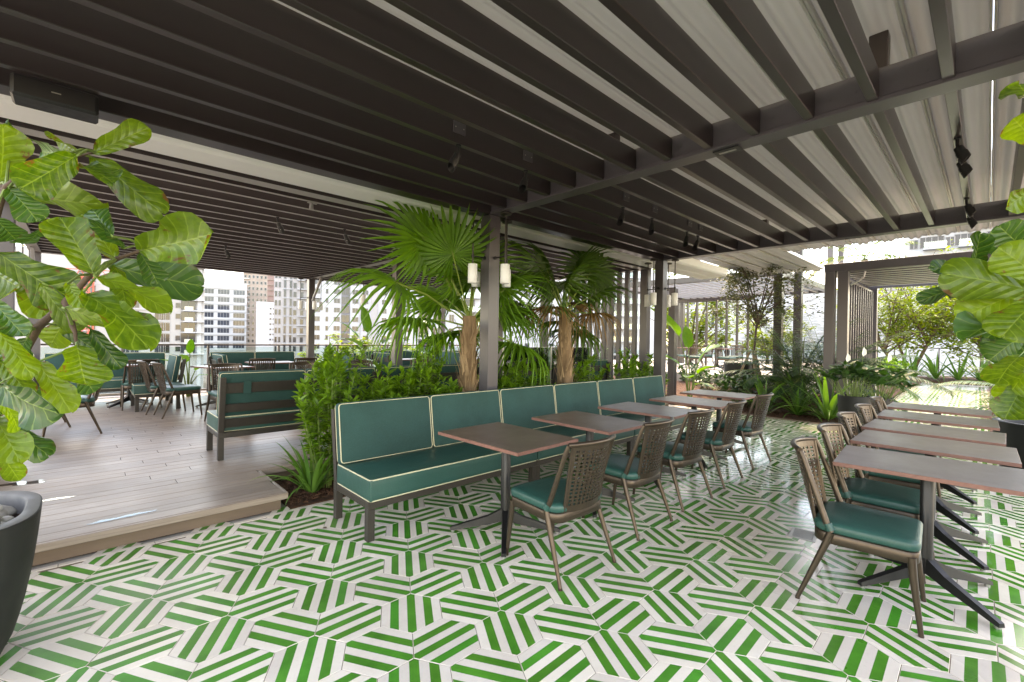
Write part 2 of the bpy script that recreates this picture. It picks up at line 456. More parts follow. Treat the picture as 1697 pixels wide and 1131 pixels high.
class MB:
    """Collects shapes; build() links them as one mesh object."""

    def __init__(s):
        s.v, s.f, s.m = [], [], []

    def add(s, vs, fs, mi=0):
        o = len(s.v)
        s.v.extend(tuple(v) for v in vs)
        for f in fs:
            s.f.append(tuple(o + i for i in f))
            s.m.append(mi)

    def box(s, lo, hi, ch=0.0, mi=0, M=None):
        (x0, y0, z0), (x1, y1, z1) = lo, hi
        if ch <= 0:
            vs = [(x0, y0, z0), (x1, y0, z0), (x1, y1, z0), (x0, y1, z0), (x0, y0, z1), (x1, y0, z1), (x1, y1, z1), (x0, y1, z1)]
            fs = [(0, 3, 2, 1), (4, 5, 6, 7), (0, 1, 5, 4), (1, 2, 6, 5), (2, 3, 7, 6), (3, 0, 4, 7)]
        else:
            c = min(ch, (x1 - x0) * 0.45, (y1 - y0) * 0.45, (z1 - z0) * 0.45)
            vs, idx = [], {}
            for ix in (0, 1):
                for iy in (0, 1):
                    for iz in (0, 1):
                        for ax in (0, 1, 2):
                            p = [x1 - c if ix else x0 + c, y1 - c if iy else y0 + c, z1 - c if iz else z0 + c]
                            p[ax] = ((x0, x1)[ix], (y0, y1)[iy], (z0, z1)[iz])[ax]
                            idx[(ix, iy, iz, ax)] = len(vs)
                            vs.append(p)
            I = lambda *k: idx[k]
            fs = []
            for a in (0, 1):
                q = [I(a, 0, 0, 0), I(a, 1, 0, 0), I(a, 1, 1, 0), I(a, 0, 1, 0)]
                fs.append(q if a else q[::-1])
                q = [I(0, a, 0, 1), I(0, a, 1, 1), I(1, a, 1, 1), I(1, a, 0, 1)]
                fs.append(q if a else q[::-1])
                q = [I(0, 0, a, 2), I(1, 0, a, 2), I(1, 1, a, 2), I(0, 1, a, 2)]
                fs.append(q if a else q[::-1])
            for a in (0, 1):
                for b_ in (0, 1):
                    q = [I(a, b_, 0, 0), I(a, b_, 0, 1), I(a, b_, 1, 1), I(a, b_, 1, 0)]
                    fs.append(q if a != b_ else q[::-1])
                    q = [I(a, 0, b_, 0), I(a, 0, b_, 2), I(a, 1, b_, 2), I(a, 1, b_, 0)]
                    fs.append(q if a == b_ else q[::-1])
                    q = [I(0, a, b_, 1), I(0, a, b_, 2), I(1, a, b_, 2), I(1, a, b_, 1)]
                    fs.append(q if a != b_ else q[::-1])
            for ix in (0, 1):
                for iy in (0, 1):
                    for iz in (0, 1):
                        q = [I(ix, iy, iz, 0), I(ix, iy, iz, 1), I(ix, iy, iz, 2)]
                        fs.append(q if (ix + iy + iz) % 2 else q[::-1])
        if M is not None:
            vs = [M @ Vector(v) for v in vs]
        s.add(vs, fs, mi)
        return s

    def bar(s, p0, p1, w, h, ch=0.0, mi=0, upv=(0, 0, 1)):
        """A rectangular bar from p0 to p1, w wide sideways and h along upv."""
        p0, p1 = Vector(p0), Vector(p1)
        d = (p1 - p0)
        ln = d.length
        x = d / ln
        u = Vector(upv)
        y = u.cross(x)
        if y.length < 1e-5:
            y = Vector((0, 1, 0))
        y.normalize()
        z = x.cross(y)
        M = Matrix((x, y, z)).transposed().to_4x4()
        M.translation = p0
        s.box((0, -w / 2, -h / 2), (ln, w / 2, h / 2), ch, mi, M)
        return s

    def tube(s, pts, rad, seg=8, cap=True, mi=0):
        pts = [Vector(p) for p in pts]
        n = len(pts)
        rad = [rad] * n if isinstance(rad, (int, float)) else list(rad)
        vs, fs = [], []
        ref = None
        for i, p in enumerate(pts):
            d = (pts[min(i + 1, n - 1)] - pts[max(i - 1, 0)])
            d = d.normalized() if d.length > 1e-9 else Vector((0, 0, 1))
            if ref is None:
                ref = Vector((0, 0, 1)) if abs(d.z) < 0.9 else Vector((1, 0, 0))
            a = d.cross(ref).normalized()
            ref = a.cross(d).normalized()
            for k in range(seg):
                t_ = 2 * math.pi * k / seg
                vs.append(p + (a * math.cos(t_) + ref * math.sin(t_)) * rad[i])
        for i in range(n - 1):
            for k in range(seg):
                k2 = (k + 1) % seg
                fs.append((i * seg + k, i * seg + k2, (i + 1) * seg + k2, (i + 1) * seg + k))
        if cap:
            fs.append(tuple(range(seg))[::-1])
            fs.append(tuple((n - 1) * seg + k for k in range(seg)))
        s.add(vs, fs, mi)
        return s

    def lathe(s, prof, seg=32, c=(0, 0, 0), mi=0, sq=0.0):
        """prof = [(r, z)...]; sq > 0 squares the plan towards a rounded square."""
        vs, fs = [], []
        for r, z in prof:
            for k in range(seg):
                a = 2 * math.pi * k / seg
                f = 1.0
                if sq:
                    n_ = 2 + sq
                    f = (abs(math.cos(a)) ** n_ + abs(math.sin(a)) ** n_) ** (-1 / n_)
                vs.append((c[0] + r * f * math.cos(a), c[1] + r * f * math.sin(a), c[2] + z))
        for i in range(len(prof) - 1):
            for k in range(seg):
                k2 = (k + 1) % seg
                fs.append((i * seg + k, i * seg + k2, (i + 1) * seg + k2, (i + 1) * seg + k))
        s.add(vs, fs, mi)
        return s

    def rbox(s, lo, hi, r, mi=0, puff=(0, 0, 0), M=None, mid=3):
        """Rounded, slightly plump cushion block."""
        lo, hi = np.array(lo, float), np.array(hi, float)
        c, h = (lo + hi) / 2, (hi - lo) / 2
        r = min(r, *(h * 0.98))
        ax = []
        for k in range(3):
            e = [-h[k], -h[k] + r * 0.12, -h[k] + r * 0.42, -h[k] + r]
            inner = list(np.linspace(-h[k] + r, h[k] - r, mid + 2))[1:-1]
            ax.append(np.array(e + inner + [-x for x in e[::-1]]))
        for k in range(3):
            a, b_ = (k + 1) % 3, (k + 2) % 3
            for sg in (-1, 1):
                A, B = np.meshgrid(ax[a], ax[b_], indexing='ij')
                P = np.zeros(A.shape + (3,))
                P[..., a], P[..., b_], P[..., k] = A, B, sg * h[k]
                Q = np.clip(P, -(h - r), h - r)
                D = P - Q
                D /= np.maximum(np.linalg.norm(D, axis=-1, keepdims=True), 1e-9)
                P2 = Q + D * r
                for kk in range(3):
                    o1, o2 = (kk + 1) % 3, (kk + 2) % 3
                    P2[..., kk] += np.sign(P2[..., kk]) * puff[kk] * (np.abs(P2[..., kk]) / h[kk]) * (1 - (P2[..., o1] / h[o1]) ** 2) * (1 - (P2[..., o2] / h[o2]) ** 2)
                vs = (P2 + c).reshape(-1, 3)
                if M is not None:
                    vs = [M @ Vector(v) for v in vs]
                na, nb = A.shape
                fs = []
                for i in range(na - 1):
                    for j in range(nb - 1):
                        q = (i * nb + j, (i + 1) * nb + j, (i + 1) * nb + j + 1, i * nb + j + 1)
                        fs.append(q if sg > 0 else q[::-1])
                s.add(vs, fs, mi)
        return s

    def mesh(s, name, mats, smooth=False, ang=38, weld=False):
        me = bpy.data.meshes.new(name)
        me.from_pydata(s.v, [], s.f)
        for mn in (mats if isinstance(mats, (list, tuple)) else [mats]):
            me.materials.append(MATS[mn])
        if any(s.m):
            me.polygons.foreach_set('material_index', s.m)
        if weld:
            import bmesh
            bm = bmesh.new()
            bm.from_mesh(me)
            bmesh.ops.remove_doubles(bm, verts=bm.verts, dist=1e-5)
            bm.to_mesh(me)
            bm.free()
        if smooth:
            me.polygons.foreach_set('use_smooth', [True] * len(me.polygons))
            me.set_sharp_from_angle(angle=R(ang))
        me.update()
        return me

    def build(s, name, mats, parent=None, smooth=False, ang=38, weld=False):
        return put(name, s.mesh(name, mats, smooth, ang, weld), parent)


def put(name, me, parent=None, loc=None, rot=None, scale=None):
    o = bpy.data.objects.new(name, me)
    COL.objects.link(o)
    if parent is not None:
        o.parent = parent
    if loc is not None:
        o.location = loc
    if rot is not None:
        o.rotation_euler = rot
    if scale is not None:
        o.scale = scale if isinstance(scale, (tuple, list)) else (scale,) * 3
    return o


def tag(o, label=None, cat=None, group=None, kind=None):
    for k, v in (('label', label), ('category', cat), ('group', group), ('kind', kind)):
        if v:
            o[k] = v
    return o


def thing(name, label, cat, loc=(0, 0, 0), rz=0.0, group=None):
    o = put(name, None, None, loc, (0, 0, rz))
    return tag(o, label, cat, group)


def struct(o, label, cat=None):
    return tag(o, label, cat, None, 'structure')


def dup(root, loc, rz=0.0, label=None, group=None):
    r = root.copy()
    COL.objects.link(r)
    r.location = loc
    r.rotation_euler = (0, 0, rz)
    if label:
        r['label'] = label
    if group:
        r['group'] = group
    for ch in list(root.children):
        c = ch.copy()
        COL.objects.link(c)
        c.parent = r
        for g in ch.children:
            d = g.copy()
            COL.objects.link(d)
            d.parent = c
    return r


def frame(y, z):
    """Rotation with local +Y along y and local +Z near z."""
    y = Vector(y).normalized()
    z = Vector(z)
    x = y.cross(z)
    if x.length < 1e-6:
        x = y.cross(Vector((0.3, 0.5, 0.8)))
    x.normalize()
    z = x.cross(y)
    return Matrix((x, y, z)).transposed()


def place(o, base, y, z, s):
    sv = (s, s, s) if isinstance(s, (int, float)) else tuple(s)
    M = frame(y, z).to_4x4() @ Matrix.Diagonal((*sv, 1.0))
    M.translation = Vector(base)
    o.matrix_basis = M
    return o


# simple many-leaf foliage: 8-vertex folded leaves, placed by arrays
LEAF_F = [(0, 3, 1), (0, 1, 4), (1, 3, 5, 2), (1, 2, 6, 4), (2, 5, 7), (2, 7, 6)]


def leaf_template(width, fold=0.12, droop=0.15, v1=0.32, v2=0.68, w2=0.8):
    w = width / 2
    z = lambda v: -droop * v * v
    return np.array([(0, 0, 0), (0, v1, z(v1)), (0, v2, z(v2)), (w, v1, z(v1) + fold * width), (-w, v1, z(v1) + fold * width),
                     (w * w2, v2, z(v2) + fold * width), (-w * w2, v2, z(v2) + fold * width), (0, 1, z(1.0))], float)


def leaves_mesh(name, pos, ydir, zdir, size, mat, tmpl):
    pos, y, z = np.asarray(pos, float), np.asarray(ydir, float), np.asarray(zdir, float)
    y /= np.linalg.norm(y, axis=1, keepdims=True)
    x = np.cross(y, z)
    ln = np.linalg.norm(x, axis=1, keepdims=True)
    x = np.where(ln > 1e-6, x / np.maximum(ln, 1e-6), np.array([[1.0, 0, 0]]))
    z = np.cross(x, y)
    T = tmpl[None] * np.asarray(size, float)[:, None, None]
    V = pos[:, None, :] + T[..., 0:1] * x[:, None] + T[..., 1:2] * y[:, None] + T[..., 2:3] * z[:, None]
    n = len(pos)
    nv = tmpl.shape[0]
    fs = []
    for i in range(n):
        o = i * nv
        for f in LEAF_F:
            fs.append(tuple(o + k for k in f))
    me = bpy.data.meshes.new(name)
    me.from_pydata(V.reshape(-1, 3).tolist(), [], fs)
    me.materials.append(MATS[mat])
    me.update()
    return me

# ================================================================== SETTING
def P(bearing, dist, z=0.0):
    """World point at a forward distance (m) and sideways tangent from the viewing position on the terrace."""
    return Vector((dist * (math.cos(YAW) + bearing * math.sin(YAW)), dist * (math.sin(YAW) - bearing * math.cos(YAW)), z))


g = MB()
g.add([(-1500, -1500, -14), (1500, -1500, -14), (1500, 1500, -14), (-1500, 1500, -14)], [(0, 1, 2, 3)])
struct(g.build('ground', 'asphalt'), 'grey city ground far below the terrace')

g = MB()
g.box((-9, -9, -1.2), (27.5, 12.75, -0.012))
struct(g.build('terrace_slab', 'concrete'), 'concrete slab carrying the roof terrace')

# ------------------------------------------------------------------ tiled floor
HEX_D = 0.31118
HEX_S = HEX_D / math.sqrt(3)
A0 = 0.2481


def lev(x, y):
    return np.array([x * math.sin(YAW) + y * math.cos(YAW), -x * math.cos(YAW) + y * math.sin(YAW)])


E1 = lev(math.sin(A0), -math.cos(A0))
ORI = lev(-0.3798, 1.7599) * H_EYE
BASE_ANG = math.atan2(E1[1], E1[0])
rot2 = lambda v, a: np.array([v[0] * math.cos(a) - v[1] * math.sin(a), v[0] * math.sin(a) + v[1] * math.cos(a)])
CEN0 = ORI + E1 * HEX_S
U_ = rot2(-E1, -math.pi / 6) * HEX_D
V_ = rot2(-E1, math.pi / 6) * HEX_D
STRIPE = {0: BASE_ANG, 1: BASE_ANG - math.pi / 3, 2: BASE_ANG + math.pi / 3}


def tile_geo():
    """Hexagonal cement tile: seven bands, green and off-white by turns, arris rounded off, sides going down into the joint."""
    gap, t, ch = 0.0016, 0.014, 0.0012
    sc = (HEX_D - 2 * gap) / HEX_D
    hs, hd = HEX_S * sc, HEX_D * sc / 2
    hw = lambda y: hs - abs(y) / math.sqrt(3)
    V, F, Mi = [], [], []
    ys = [-hd + 2 * hd * k / 7 for k in range(8)]
    sh = (hd - ch) / hd
    for k in range(7):
        y0, y1 = ys[k], ys[k + 1]
        pts = [(-hw(y0), y0), (hw(y0), y0)]
        if y0 < 0 < y1:
            pts.append((hw(0), 0.0))
        pts += [(hw(y1), y1), (-hw(y1), y1)]
        if y0 < 0 < y1:
            pts.append((-hw(0), 0.0))
        o = len(V)
        V += [(x * sh, y * sh, 0.0) for x, y in pts]
        F.append(tuple(range(o, o + len(pts))))
        Mi.append(k % 2)
    o = len(V)
    ring = [(hs * math.cos(a), hs * math.sin(a)) for a in [math.pi / 3 * i for i in range(6)]]
    V += [(x * sh, y * sh, 0.0) for x, y in ring] + [(x, y, -ch) for x, y in ring] + [(x, y, -t) for x, y in ring]
    for i in range(6):
        j = (i + 1) % 6
        F.append((o + i, o + 6 + i, o + 6 + j, o + j))
        F.append((o + 6 + i, o + 12 + i, o + 12 + j, o + 6 + j))
        Mi += [0, 0]
    return V, F, Mi


TV, TF, TM = tile_geo()
tile_me = bpy.data.meshes.new('tile')
tile_me.from_pydata(TV, [], TF)
tile_me.materials.append(MATS['tile_white'])
tile_me.materials.append(MATS['tile_green'])
tile_me.polygons.foreach_set('material_index', TM)

g = MB()
g.box((-2.6, -1.68, -0.0119), (9.98, 4.03, -0.0035))
g.box((9.985, -0.02, -0.0119), (23.6, 1.80, -0.0035))
floor = struct(g.build('floor', 'grout'), 'green and white striped hexagon tile floor of the terrace')

cells = []
for i in range(-90, 91):
    for j in range(-90, 91):
        c = CEN0 + i * U_ + j * V_
        x, y = c
        if (-2.5 < x < 9.98 - HEX_S * 0.5 and -1.6 < y < 4.00) or (9.6 < x < 23.5 and 0.03 < y < 1.76):
            f = x * math.cos(YAW) + y * math.sin(YAW)
            s_ = x * math.sin(YAW) - y * math.cos(YAW)
            vis = f > 0.9 and abs(s_ / f) < 1.30 and 1.47 / f < 0.92
            cells.append((0 if vis else 1, f * f + 0.2 * s_ * s_, x, y, (i + 2 * j) % 3))
cells.sort()
rngt = random.Random(5)
big = MB()
for n_, (hid, d_, x, y, ty) in enumerate(cells):
    a = STRIPE[ty] + rngt.choice((0, math.pi))
    lift = rngt.uniform(-0.0006, 0.0006)
    if n_ < 300:
        o = put('tile', tile_me, floor, (x, y, lift), (rngt.uniform(-0.0016, 0.0016), rngt.uniform(-0.0016, 0.0016), a))
    else:
        ca, sa = math.cos(a), math.sin(a)
        tx, ty_ = rngt.uniform(-0.003, 0.003), rngt.uniform(-0.003, 0.003)
        o = len(big.v)
        big.v.extend((x + u * ca - v * sa, y + u * sa + v * ca, w + lift + u * tx + v * ty_) for u, v, w in TV)
        big.f.extend(tuple(o + k for k in f) for f in TF)
        big.m.extend(TM)
tag(big.build('tile_field', ['tile_white', 'tile_green'], floor), kind='stuff')

# narrow border slip of tile against the deck and the planting
g = MB()
for k in range(26):
    x0 = -2.5 + k * 0.48
    g.box((x0 + 0.002, 3.985, -0.011), (x0 + 0.478, 4.028, 0.0012), 0.0008)
g.build('border_strip', 'tile_white', floor)

# ------------------------------------------------------------------ timber deck
DZ = 0.147
DY0, DY1, BW = 4.04, 12.42, 0.1395
g = MB()
g.box((-5.5, 4.115, -0.0118), (1.20, 12.5, DZ - 0.028))
g.box((1.205, 4.95, -0.0118), (9.6, 12.5, DZ - 0.028))
deck = struct(g.build('deck', 'soil'), 'grey brown timber deck one step above the tiles')
rngd = random.Random(11)
ny = int((DY1 - DY0) / BW)
bcache = {}


def board(length):
    k = round(length, 2)
    if k not in bcache:
        m_ = MB()
        m_.box((0, 0.002, -0.024), (k - 0.003, BW - 0.002, 0.0), 0.002)
        bcache[k] = m_.mesh('deck_board', 'deck_wood')
    return bcache[k]


for r_ in range(ny):
    y = DY0 + 0.03 + r_ * BW
    x0, x1 = -5.4, (1.245 if y < 4.86 else 9.5)
    cuts = [x0, -1.6 - 0.6 * (r_ % 3), 0.62 + 0.16 * ((r_ * 7) % 5 - 2) if y > 4.86 else 1.245]
    if x1 > 2:
        cuts += [4.1 + 0.5 * (r_ % 2), x1]
    for a_, b_ in zip(cuts[:-1], cuts[1:]):
        if b_ - a_ < 0.05:
            continue
        put('deck_board', board(b_ - a_), deck, (a_, y, DZ + rngd.uniform(-0.0008, 0.0008)))
g = MB()
g.box((-5.4, DY0 - 0.002, DZ - 0.052), (1.268, DY0 + 0.026, DZ - 0.001), 0.004)
g.build('nosing', 'deck_wood', deck)
g = MB()
g.box((1.248, DY0 + 0.03, DZ - 0.052), (1.272, 4.87, DZ - 0.001), 0.004)
g.build('nosing', 'deck_wood', deck)
g = MB()
g.box((1.275, 4.868, DZ - 0.052), (9.5, 4.894, DZ - 0.001), 0.004)
g.build('nosing', 'deck_wood', deck)
g = MB()
g.box((-5.4, DY0 + 0.050, 0.0), (1.226, DY0 + 0.072, DZ - 0.054), 0.002)
g.box((1.206, DY0 + 0.074, 0.0), (1.228, 4.9, DZ - 0.054), 0.002)
g.box((1.23, 4.9, 0.0), (9.5, 4.92, DZ - 0.054), 0.002)
g.build('riser', 'shaded_riser_wood', deck)


def puddle(cx, cy, rx, ry, z, seed, label):
    rg = random.Random(seed)
    pts = []
    for k in range(26):
        a = 2 * math.pi * k / 26
        f = 1 + 0.35 * math.sin(2 * a + seed) + 0.2 * math.sin(5 * a + 2 * seed) + rg.uniform(-0.15, 0.15)
        pts.append((cx + rx * f * math.cos(a), cy + ry * f * math.sin(a), z))
    m_ = MB()
    m_.add(pts + [(x, y, z - 0.0012) for x, y, _ in pts],
           [tuple(range(26))] + [(k, 26 + k, 26 + (k + 1) % 26, (k + 1) % 26) for k in range(26)])
    tag(m_.build('puddle', 'water_film'), label, 'puddle', 'puddles on the deck')


puddle(0.22, 4.25, 0.14, 0.03, DZ + 0.0022, 1, 'long thin puddle of water along the front edge of the deck')
puddle(-0.22, 5.05, 0.13, 0.04, DZ + 0.0022, 2, 'small puddle on the deck behind the stone planter')
puddle(-0.36, 5.75, 0.12, 0.07, DZ + 0.0022, 3, 'round puddle on the deck beside the dark pots')
puddle(1.75, 4.97, 0.26, 0.03, DZ + 0.0022, 4, 'narrow puddle on the deck edge behind the hedge end')


# ------------------------------------------------------------------ planting beds
def bed(name, x0, y0, x1, y1, zf, label, step=0.12, z0=-0.011):
    nx, ny_ = max(2, int((x1 - x0) / step)), max(2, int((y1 - y0) / step))
    rg = np.random.RandomState(len(name) + abs(int(x0 * 10)))
    vs, fs = [], []
    for i in range(nx + 1):
        for j in range(ny_ + 1):
            x, y = x0 + (x1 - x0) * i / nx, y0 + (y1 - y0) * j / ny_
            e = min(1.0, 6 * min(i / nx, 1 - i / nx, j / ny_, 1 - j / ny_))
            vs.append((x, y, zf(x, y) * max(e, 0.25) + rg.uniform(-0.012, 0.018) * e))
    for i in range(nx):
        for j in range(ny_):
            a = i * (ny_ + 1) + j
            fs.append((a, a + ny_ + 1, a + ny_ + 2, a + 1))
    o = len(vs)
    vs += [(x0, y0, z0), (x1, y0, z0), (x1, y1, z0), (x0, y1, z0)]
    c = [0, nx * (ny_ + 1), nx * (ny_ + 1) + ny_, ny_]
    for a, b_ in ((0, 1), (1, 2), (2, 3), (3, 0)):
        fs.append((o + a, o + b_, c[b_], c[a]))
    m_ = MB()
    m_.add(vs, fs)
    return struct(m_.build(name, 'mulch', None, True, 60), label)


bed('planting_bed', 1.285, 4.034, 9.6, 4.862, lambda x, y: 0.035, 'bark mulched planting bed behind the long green banquette')
bed2 = lambda x, y: 0.03 + 0.28 * min(1, max(0, (x - 10.3) / 2.2))
bed('planting_bed', 9.99, 1.815, 13.5, 12.7, bed2, 'mulched garden bed at the far end of the tiled floor', 0.16)
bed('planting_bed', 13.505, 1.82, 24.5, 3.38, lambda x, y: 0.15, 'garden bed on the left of the arbour walkway', 0.2)
bed('planting_bed', 9.99, -7.0, 24.5, -0.03, lambda x, y: 0.06, 'garden bed on the right of the arbour walkway', 0.3)
bed('planting_bed', -6.0, -6.9, 9.95, -1.70, lambda x, y: 0.06, 'unseen dark bed added to cut light bouncing off the floor', 0.4)  # out of view, added so no sunlit tiles brighten the slats
bed('planting_bed', 24.505, -7.0, 27.3, 3.38, lambda x, y: 0.15, 'garden bed closing the end of the walkway', 0.3)

g = MB()
g.box((13.51, 3.39, -0.011), (27.2, 12.7, 0.50))
struct(g.build('patio', 'patio_stone'), 'pale stone patio raised above the garden bed')


def chips(name, areas, n, seed, parent=None):
    rg = random.Random(seed)
    m_ = MB()
    for _ in range(n):
        x0, y0, x1, y1, z = rg.choice(areas)
        ln, w_ = rg.uniform(0.018, 0.06), rg.uniform(0.006, 0.014)
        M = Matrix.Translation((rg.uniform(x0, x1), rg.uniform(y0, y1), z + rg.uniform(-0.004, 0.02))) @ \
            Matrix.Rotation(rg.uniform(0, 6.28), 4, 'Z') @ Matrix.Rotation(rg.uniform(-0.5, 0.5), 4, 'Y') @ Matrix.Rotation(rg.uniform(0, 3), 4, 'X')
        m_.box((-ln / 2, -w_ / 2, -0.003), (ln / 2, w_ / 2, 0.003), 0, 0, M)
    o = m_.build(name, 'mulch')
    tag(o, 'loose reddish bark chips covering the planting beds', 'mulch', None, 'stuff')
    return o


chips('mulch', [(1.29, 4.05, 2.6, 4.86, 0.03)] * 3 + [(2.6, 4.1, 7.0, 4.85, 0.035)] + [(10.0, 1.83, 10.7, 6.5, 0.03)] * 3 +
      [(13.5, 1.84, 20, 2.2, 0.10), (10, -0.6, 20, -0.05, 0.05)], 3600, 3)

# ------------------------------------------------------------------ floor drain
t = thing('floor_drain', 'small square metal drain grate set in the striped tiles', 'drain', (4.03, 0.96, 0.001), R(8))
g = MB()
for a_, b_ in (((-.11, -.085), (.11, -.065)), ((-.11, .065), (.11, .085)), ((-.11, -.0645), (-.092, .0645)), ((.092, -.0645), (.11, .0645))):
    g.box((*a_, -0.006), (*b_, 0.0035), 0.001)
g.build('frame', 'steel', t)
g = MB()
g.box((-.0915, -.0645, -0.004), (.0915, .0645, 0.0008))
g.build('pit', 'black_metal', t)
for k in range(9):
    g = MB()
    g.box((-.085 + k * .0195, -.064, -0.003), (-.085 + k * .0195 + .009, .064, 0.0028), 0.0008)
    g.build('bar', 'steel', t)

# ================================================================== PERGOLAS
BZ = 2.87           # underside of the beams
RZ0, RZ1 = 2.884, 3.055
PIT = 0.3165
rafter_cache = {}


def rafter_mesh(length, w=0.052, h=0.171, lit_under=False):
    k = (round(length, 3), w, h, lit_under)
    if k not in rafter_cache:
        m_ = MB()
        m_.box((0, 0, 0), (k[0], w, h), 0.003)
        if lit_under:
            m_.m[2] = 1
        rafter_cache[k] = m_.mesh('rafter', ['pergola_metal', 'soffit_lit'])
    return rafter_cache[k]


pg1 = thing('pergola', 'dark slatted pergola over the green and white tiles', 'pergola')
XB = [-0.72, 3.33, 7.27]
for x in XB:
    g = MB()
    g.box((x, -0.72, BZ + 0.028), (x + 0.125, 3.888, 3.07), 0.003)
    g.box((x - 0.014, -0.72, BZ), (x + 0.139, 3.888, BZ + 0.0275), 0.003)
    # screws in pairs between the rafters
    for k in range(-2, 12):
        for dy in (0.11, 0.24):
            y = 0.142 + PIT * k + dy
            for sx, xx in ((-1, x), (1, x + 0.125)):
                g.tube([(xx, y, 2.975), (xx + sx * 0.002, y, 2.975)], 0.0075, 8)
                g.tube([(xx + sx * 0.002, y, 2.975), (xx + sx * 0.0035, y, 2.975)], 0.004, 6)
    g.build('beam', 'post_metal', pg1)
for k in range(-2, 12):
    y = 0.142 + PIT * k
    for a_, b_ in zip(XB[:-1], XB[1:]):
        put('rafter', rafter_mesh(b_ - a_ - 0.129), pg1, (a_ + 0.127, y, RZ0))
g = MB()
g.box((XB[0], 3.892, BZ), (7.41, 4.05, 3.07), 0.004)
g.build('edge_beam', 'pergola_metal', pg1)
g = MB()
g.box((XB[0], -0.90, BZ), (7.41, -0.73, 3.07), 0.004)
g.build('edge_beam', 'pergola_metal', pg1)


def post(parent, x, y, z0, z1, w=0.155, mat='post_metal', plate=True):
    m_ = MB()
    h = w / 2
    m_.box((x - h, y - h, z0), (x + h, y + h, z1), 0.004)
    if plate:
        m_.box((x - h - 0.004, y - h - 0.004, BZ - 0.14), (x + h + 0.004, y + h + 0.004, BZ - 0.055), 0.002)
        m_.box((x - h - 0.012, y - h - 0.012, z0), (x + h + 0.012, y + h + 0.012, z0 + 0.018), 0.003)
    return m_.build('post', mat, parent)


for x in (-0.655, 3.397, 7.335):
    post(pg1, x, 3.965, 0.0, BZ - 0.002)
    post(pg1, x, 3.965, 3.072, 3.29, 0.15, 'pergola_metal', False)
    post(pg1, x, -0.815, 0.0, BZ - 0.002)
for x, y in ((3.397, 2.2), (3.397, 0.35), (7.335, 2.2), (-0.655, 2.2)):
    post(pg1, x, y + 0.12, 3.072, 3.29, 0.09, 'pergola_metal', False)

# pergola over the deck
pg2 = thing('pergola', 'dark slatted pergola with undersides coloured as if lit over the timber deck', 'pergola')
P2B, P2R = 2.92, 2.935
XB2 = [-0.72, 4.19, 8.25]
for x in XB2:
    g = MB()
    g.box((x, 4.93, P2B), (x + 0.155, 11.98, 3.11), 0.004)
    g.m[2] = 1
    g.build('beam', ['pergola_metal', 'soffit_lit'], pg2)
for yy in ((4.76, 4.925), (11.985, 12.15)):
    g = MB()
    g.box((XB2[0], yy[0], P2B), (8.405, yy[1], 3.12), 0.004)
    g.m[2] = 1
    g.build('edge_beam', ['pergola_metal', 'soffit_lit'], pg2)
for k in range(21):
    y = 5.10 + 0.329 * k
    for a_, b_ in zip(XB2[:-1], XB2[1:]):
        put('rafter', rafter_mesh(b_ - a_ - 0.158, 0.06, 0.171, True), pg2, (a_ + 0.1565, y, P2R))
for x in XB2:
    post(pg2, x + 0.0775, 4.842, DZ, P2B - 0.002, 0.155, 'post_metal', False)
    post(pg2, x + 0.0775, 7.62, DZ, P2B - 0.002, 0.155, 'post_metal', False)
    post(pg2, x + 0.0775, 12.06, DZ, P2B - 0.002, 0.155, 'post_metal', False)
for x in (XB2[0], XB2[1]):
    g = MB()
    g.bar((x + 0.0775, 11.96, 2.35), (x + 0.0775, 11.35, P2B), 0.05, 0.05, 0.004)
    g.build('brace', 'grey_paint', pg2)

# ------------------------------------------------------------------ white awning roof over both pergolas
aw = thing('awning_roof', 'white pleated fabric awning roof above the slatted pergolas', 'awning')
AX0, AX1, AP = -0.95, 10.5, 0.361
m_ = MB()
nseg = 22
vs, fs = [], []
for i, x in enumerate((AX0, 1.0, 4.0, 8.0, AX1)):
    for k in range(nseg + 1):
        t_ = k / nseg
        sag = 0.048 * math.sin(math.pi * t_) ** 0.8 + 0.015 * math.sin(7 * math.pi * t_)
        vs.append((x, 0.012 + (AP - 0.024) * t_, -sag))
for i in range(4):
    for k in range(nseg):
        a_ = i * (nseg + 1) + k
        fs.append((a_, a_ + nseg + 1, a_ + nseg + 2, a_ + 1))
# hanging hem at the open end
o = len(vs)
for k in range(nseg + 1):
    x, y, z = vs[4 * (nseg + 1) + k]
    vs.append((x + 0.004, y, z - 0.022))
for k in range(nseg):
    fs.append((4 * (nseg + 1) + k, o + k, o + k + 1, 4 * (nseg + 1) + k + 1))
m_.add(vs, fs)
panel_me = m_.mesh('fabric_panel', 'awning', True, 70)
panel_src = m_
panel_lt = m_.mesh('fabric_panel', 'awning_light', True, 70)
m_ = MB()
m_.box((AX0, -0.016, -0.05), (AX1 + 0.02, -0.002, 0.012), 0.003)
m_.box((AX0, 0.002, -0.05), (AX1 + 0.02, 0.016, 0.012), 0.003)
bar_me = m_.mesh('support_bar', 'white_paint')
m_ = MB()
m_.v = [(x if x < AX1 - 0.1 else 13.65 + x - AX1, y, z) for x, y, z in panel_src.v]
m_.f, m_.m = panel_src.f, panel_src.m
panel_xl = m_.mesh('fabric_panel', 'awning', True, 70)
m_ = MB()
for y_ in ((-0.016, -0.002), (0.002, 0.016)):
    m_.box((AX0, y_[0], -0.05), (13.67, y_[1], 0.012), 0.003)
bar_xl = m_.mesh('support_bar', 'white_paint')
for k in range(-2, 34):
    y = 0.01 + AP * k
    wide = 2.7 < y < 4.6
    put('fabric_panel', panel_xl if wide else panel_me if y < 4.6 else panel_lt, aw, (0, y, 3.40))
    put('support_bar', bar_xl if wide else bar_me, aw, (0, y, 3.40))
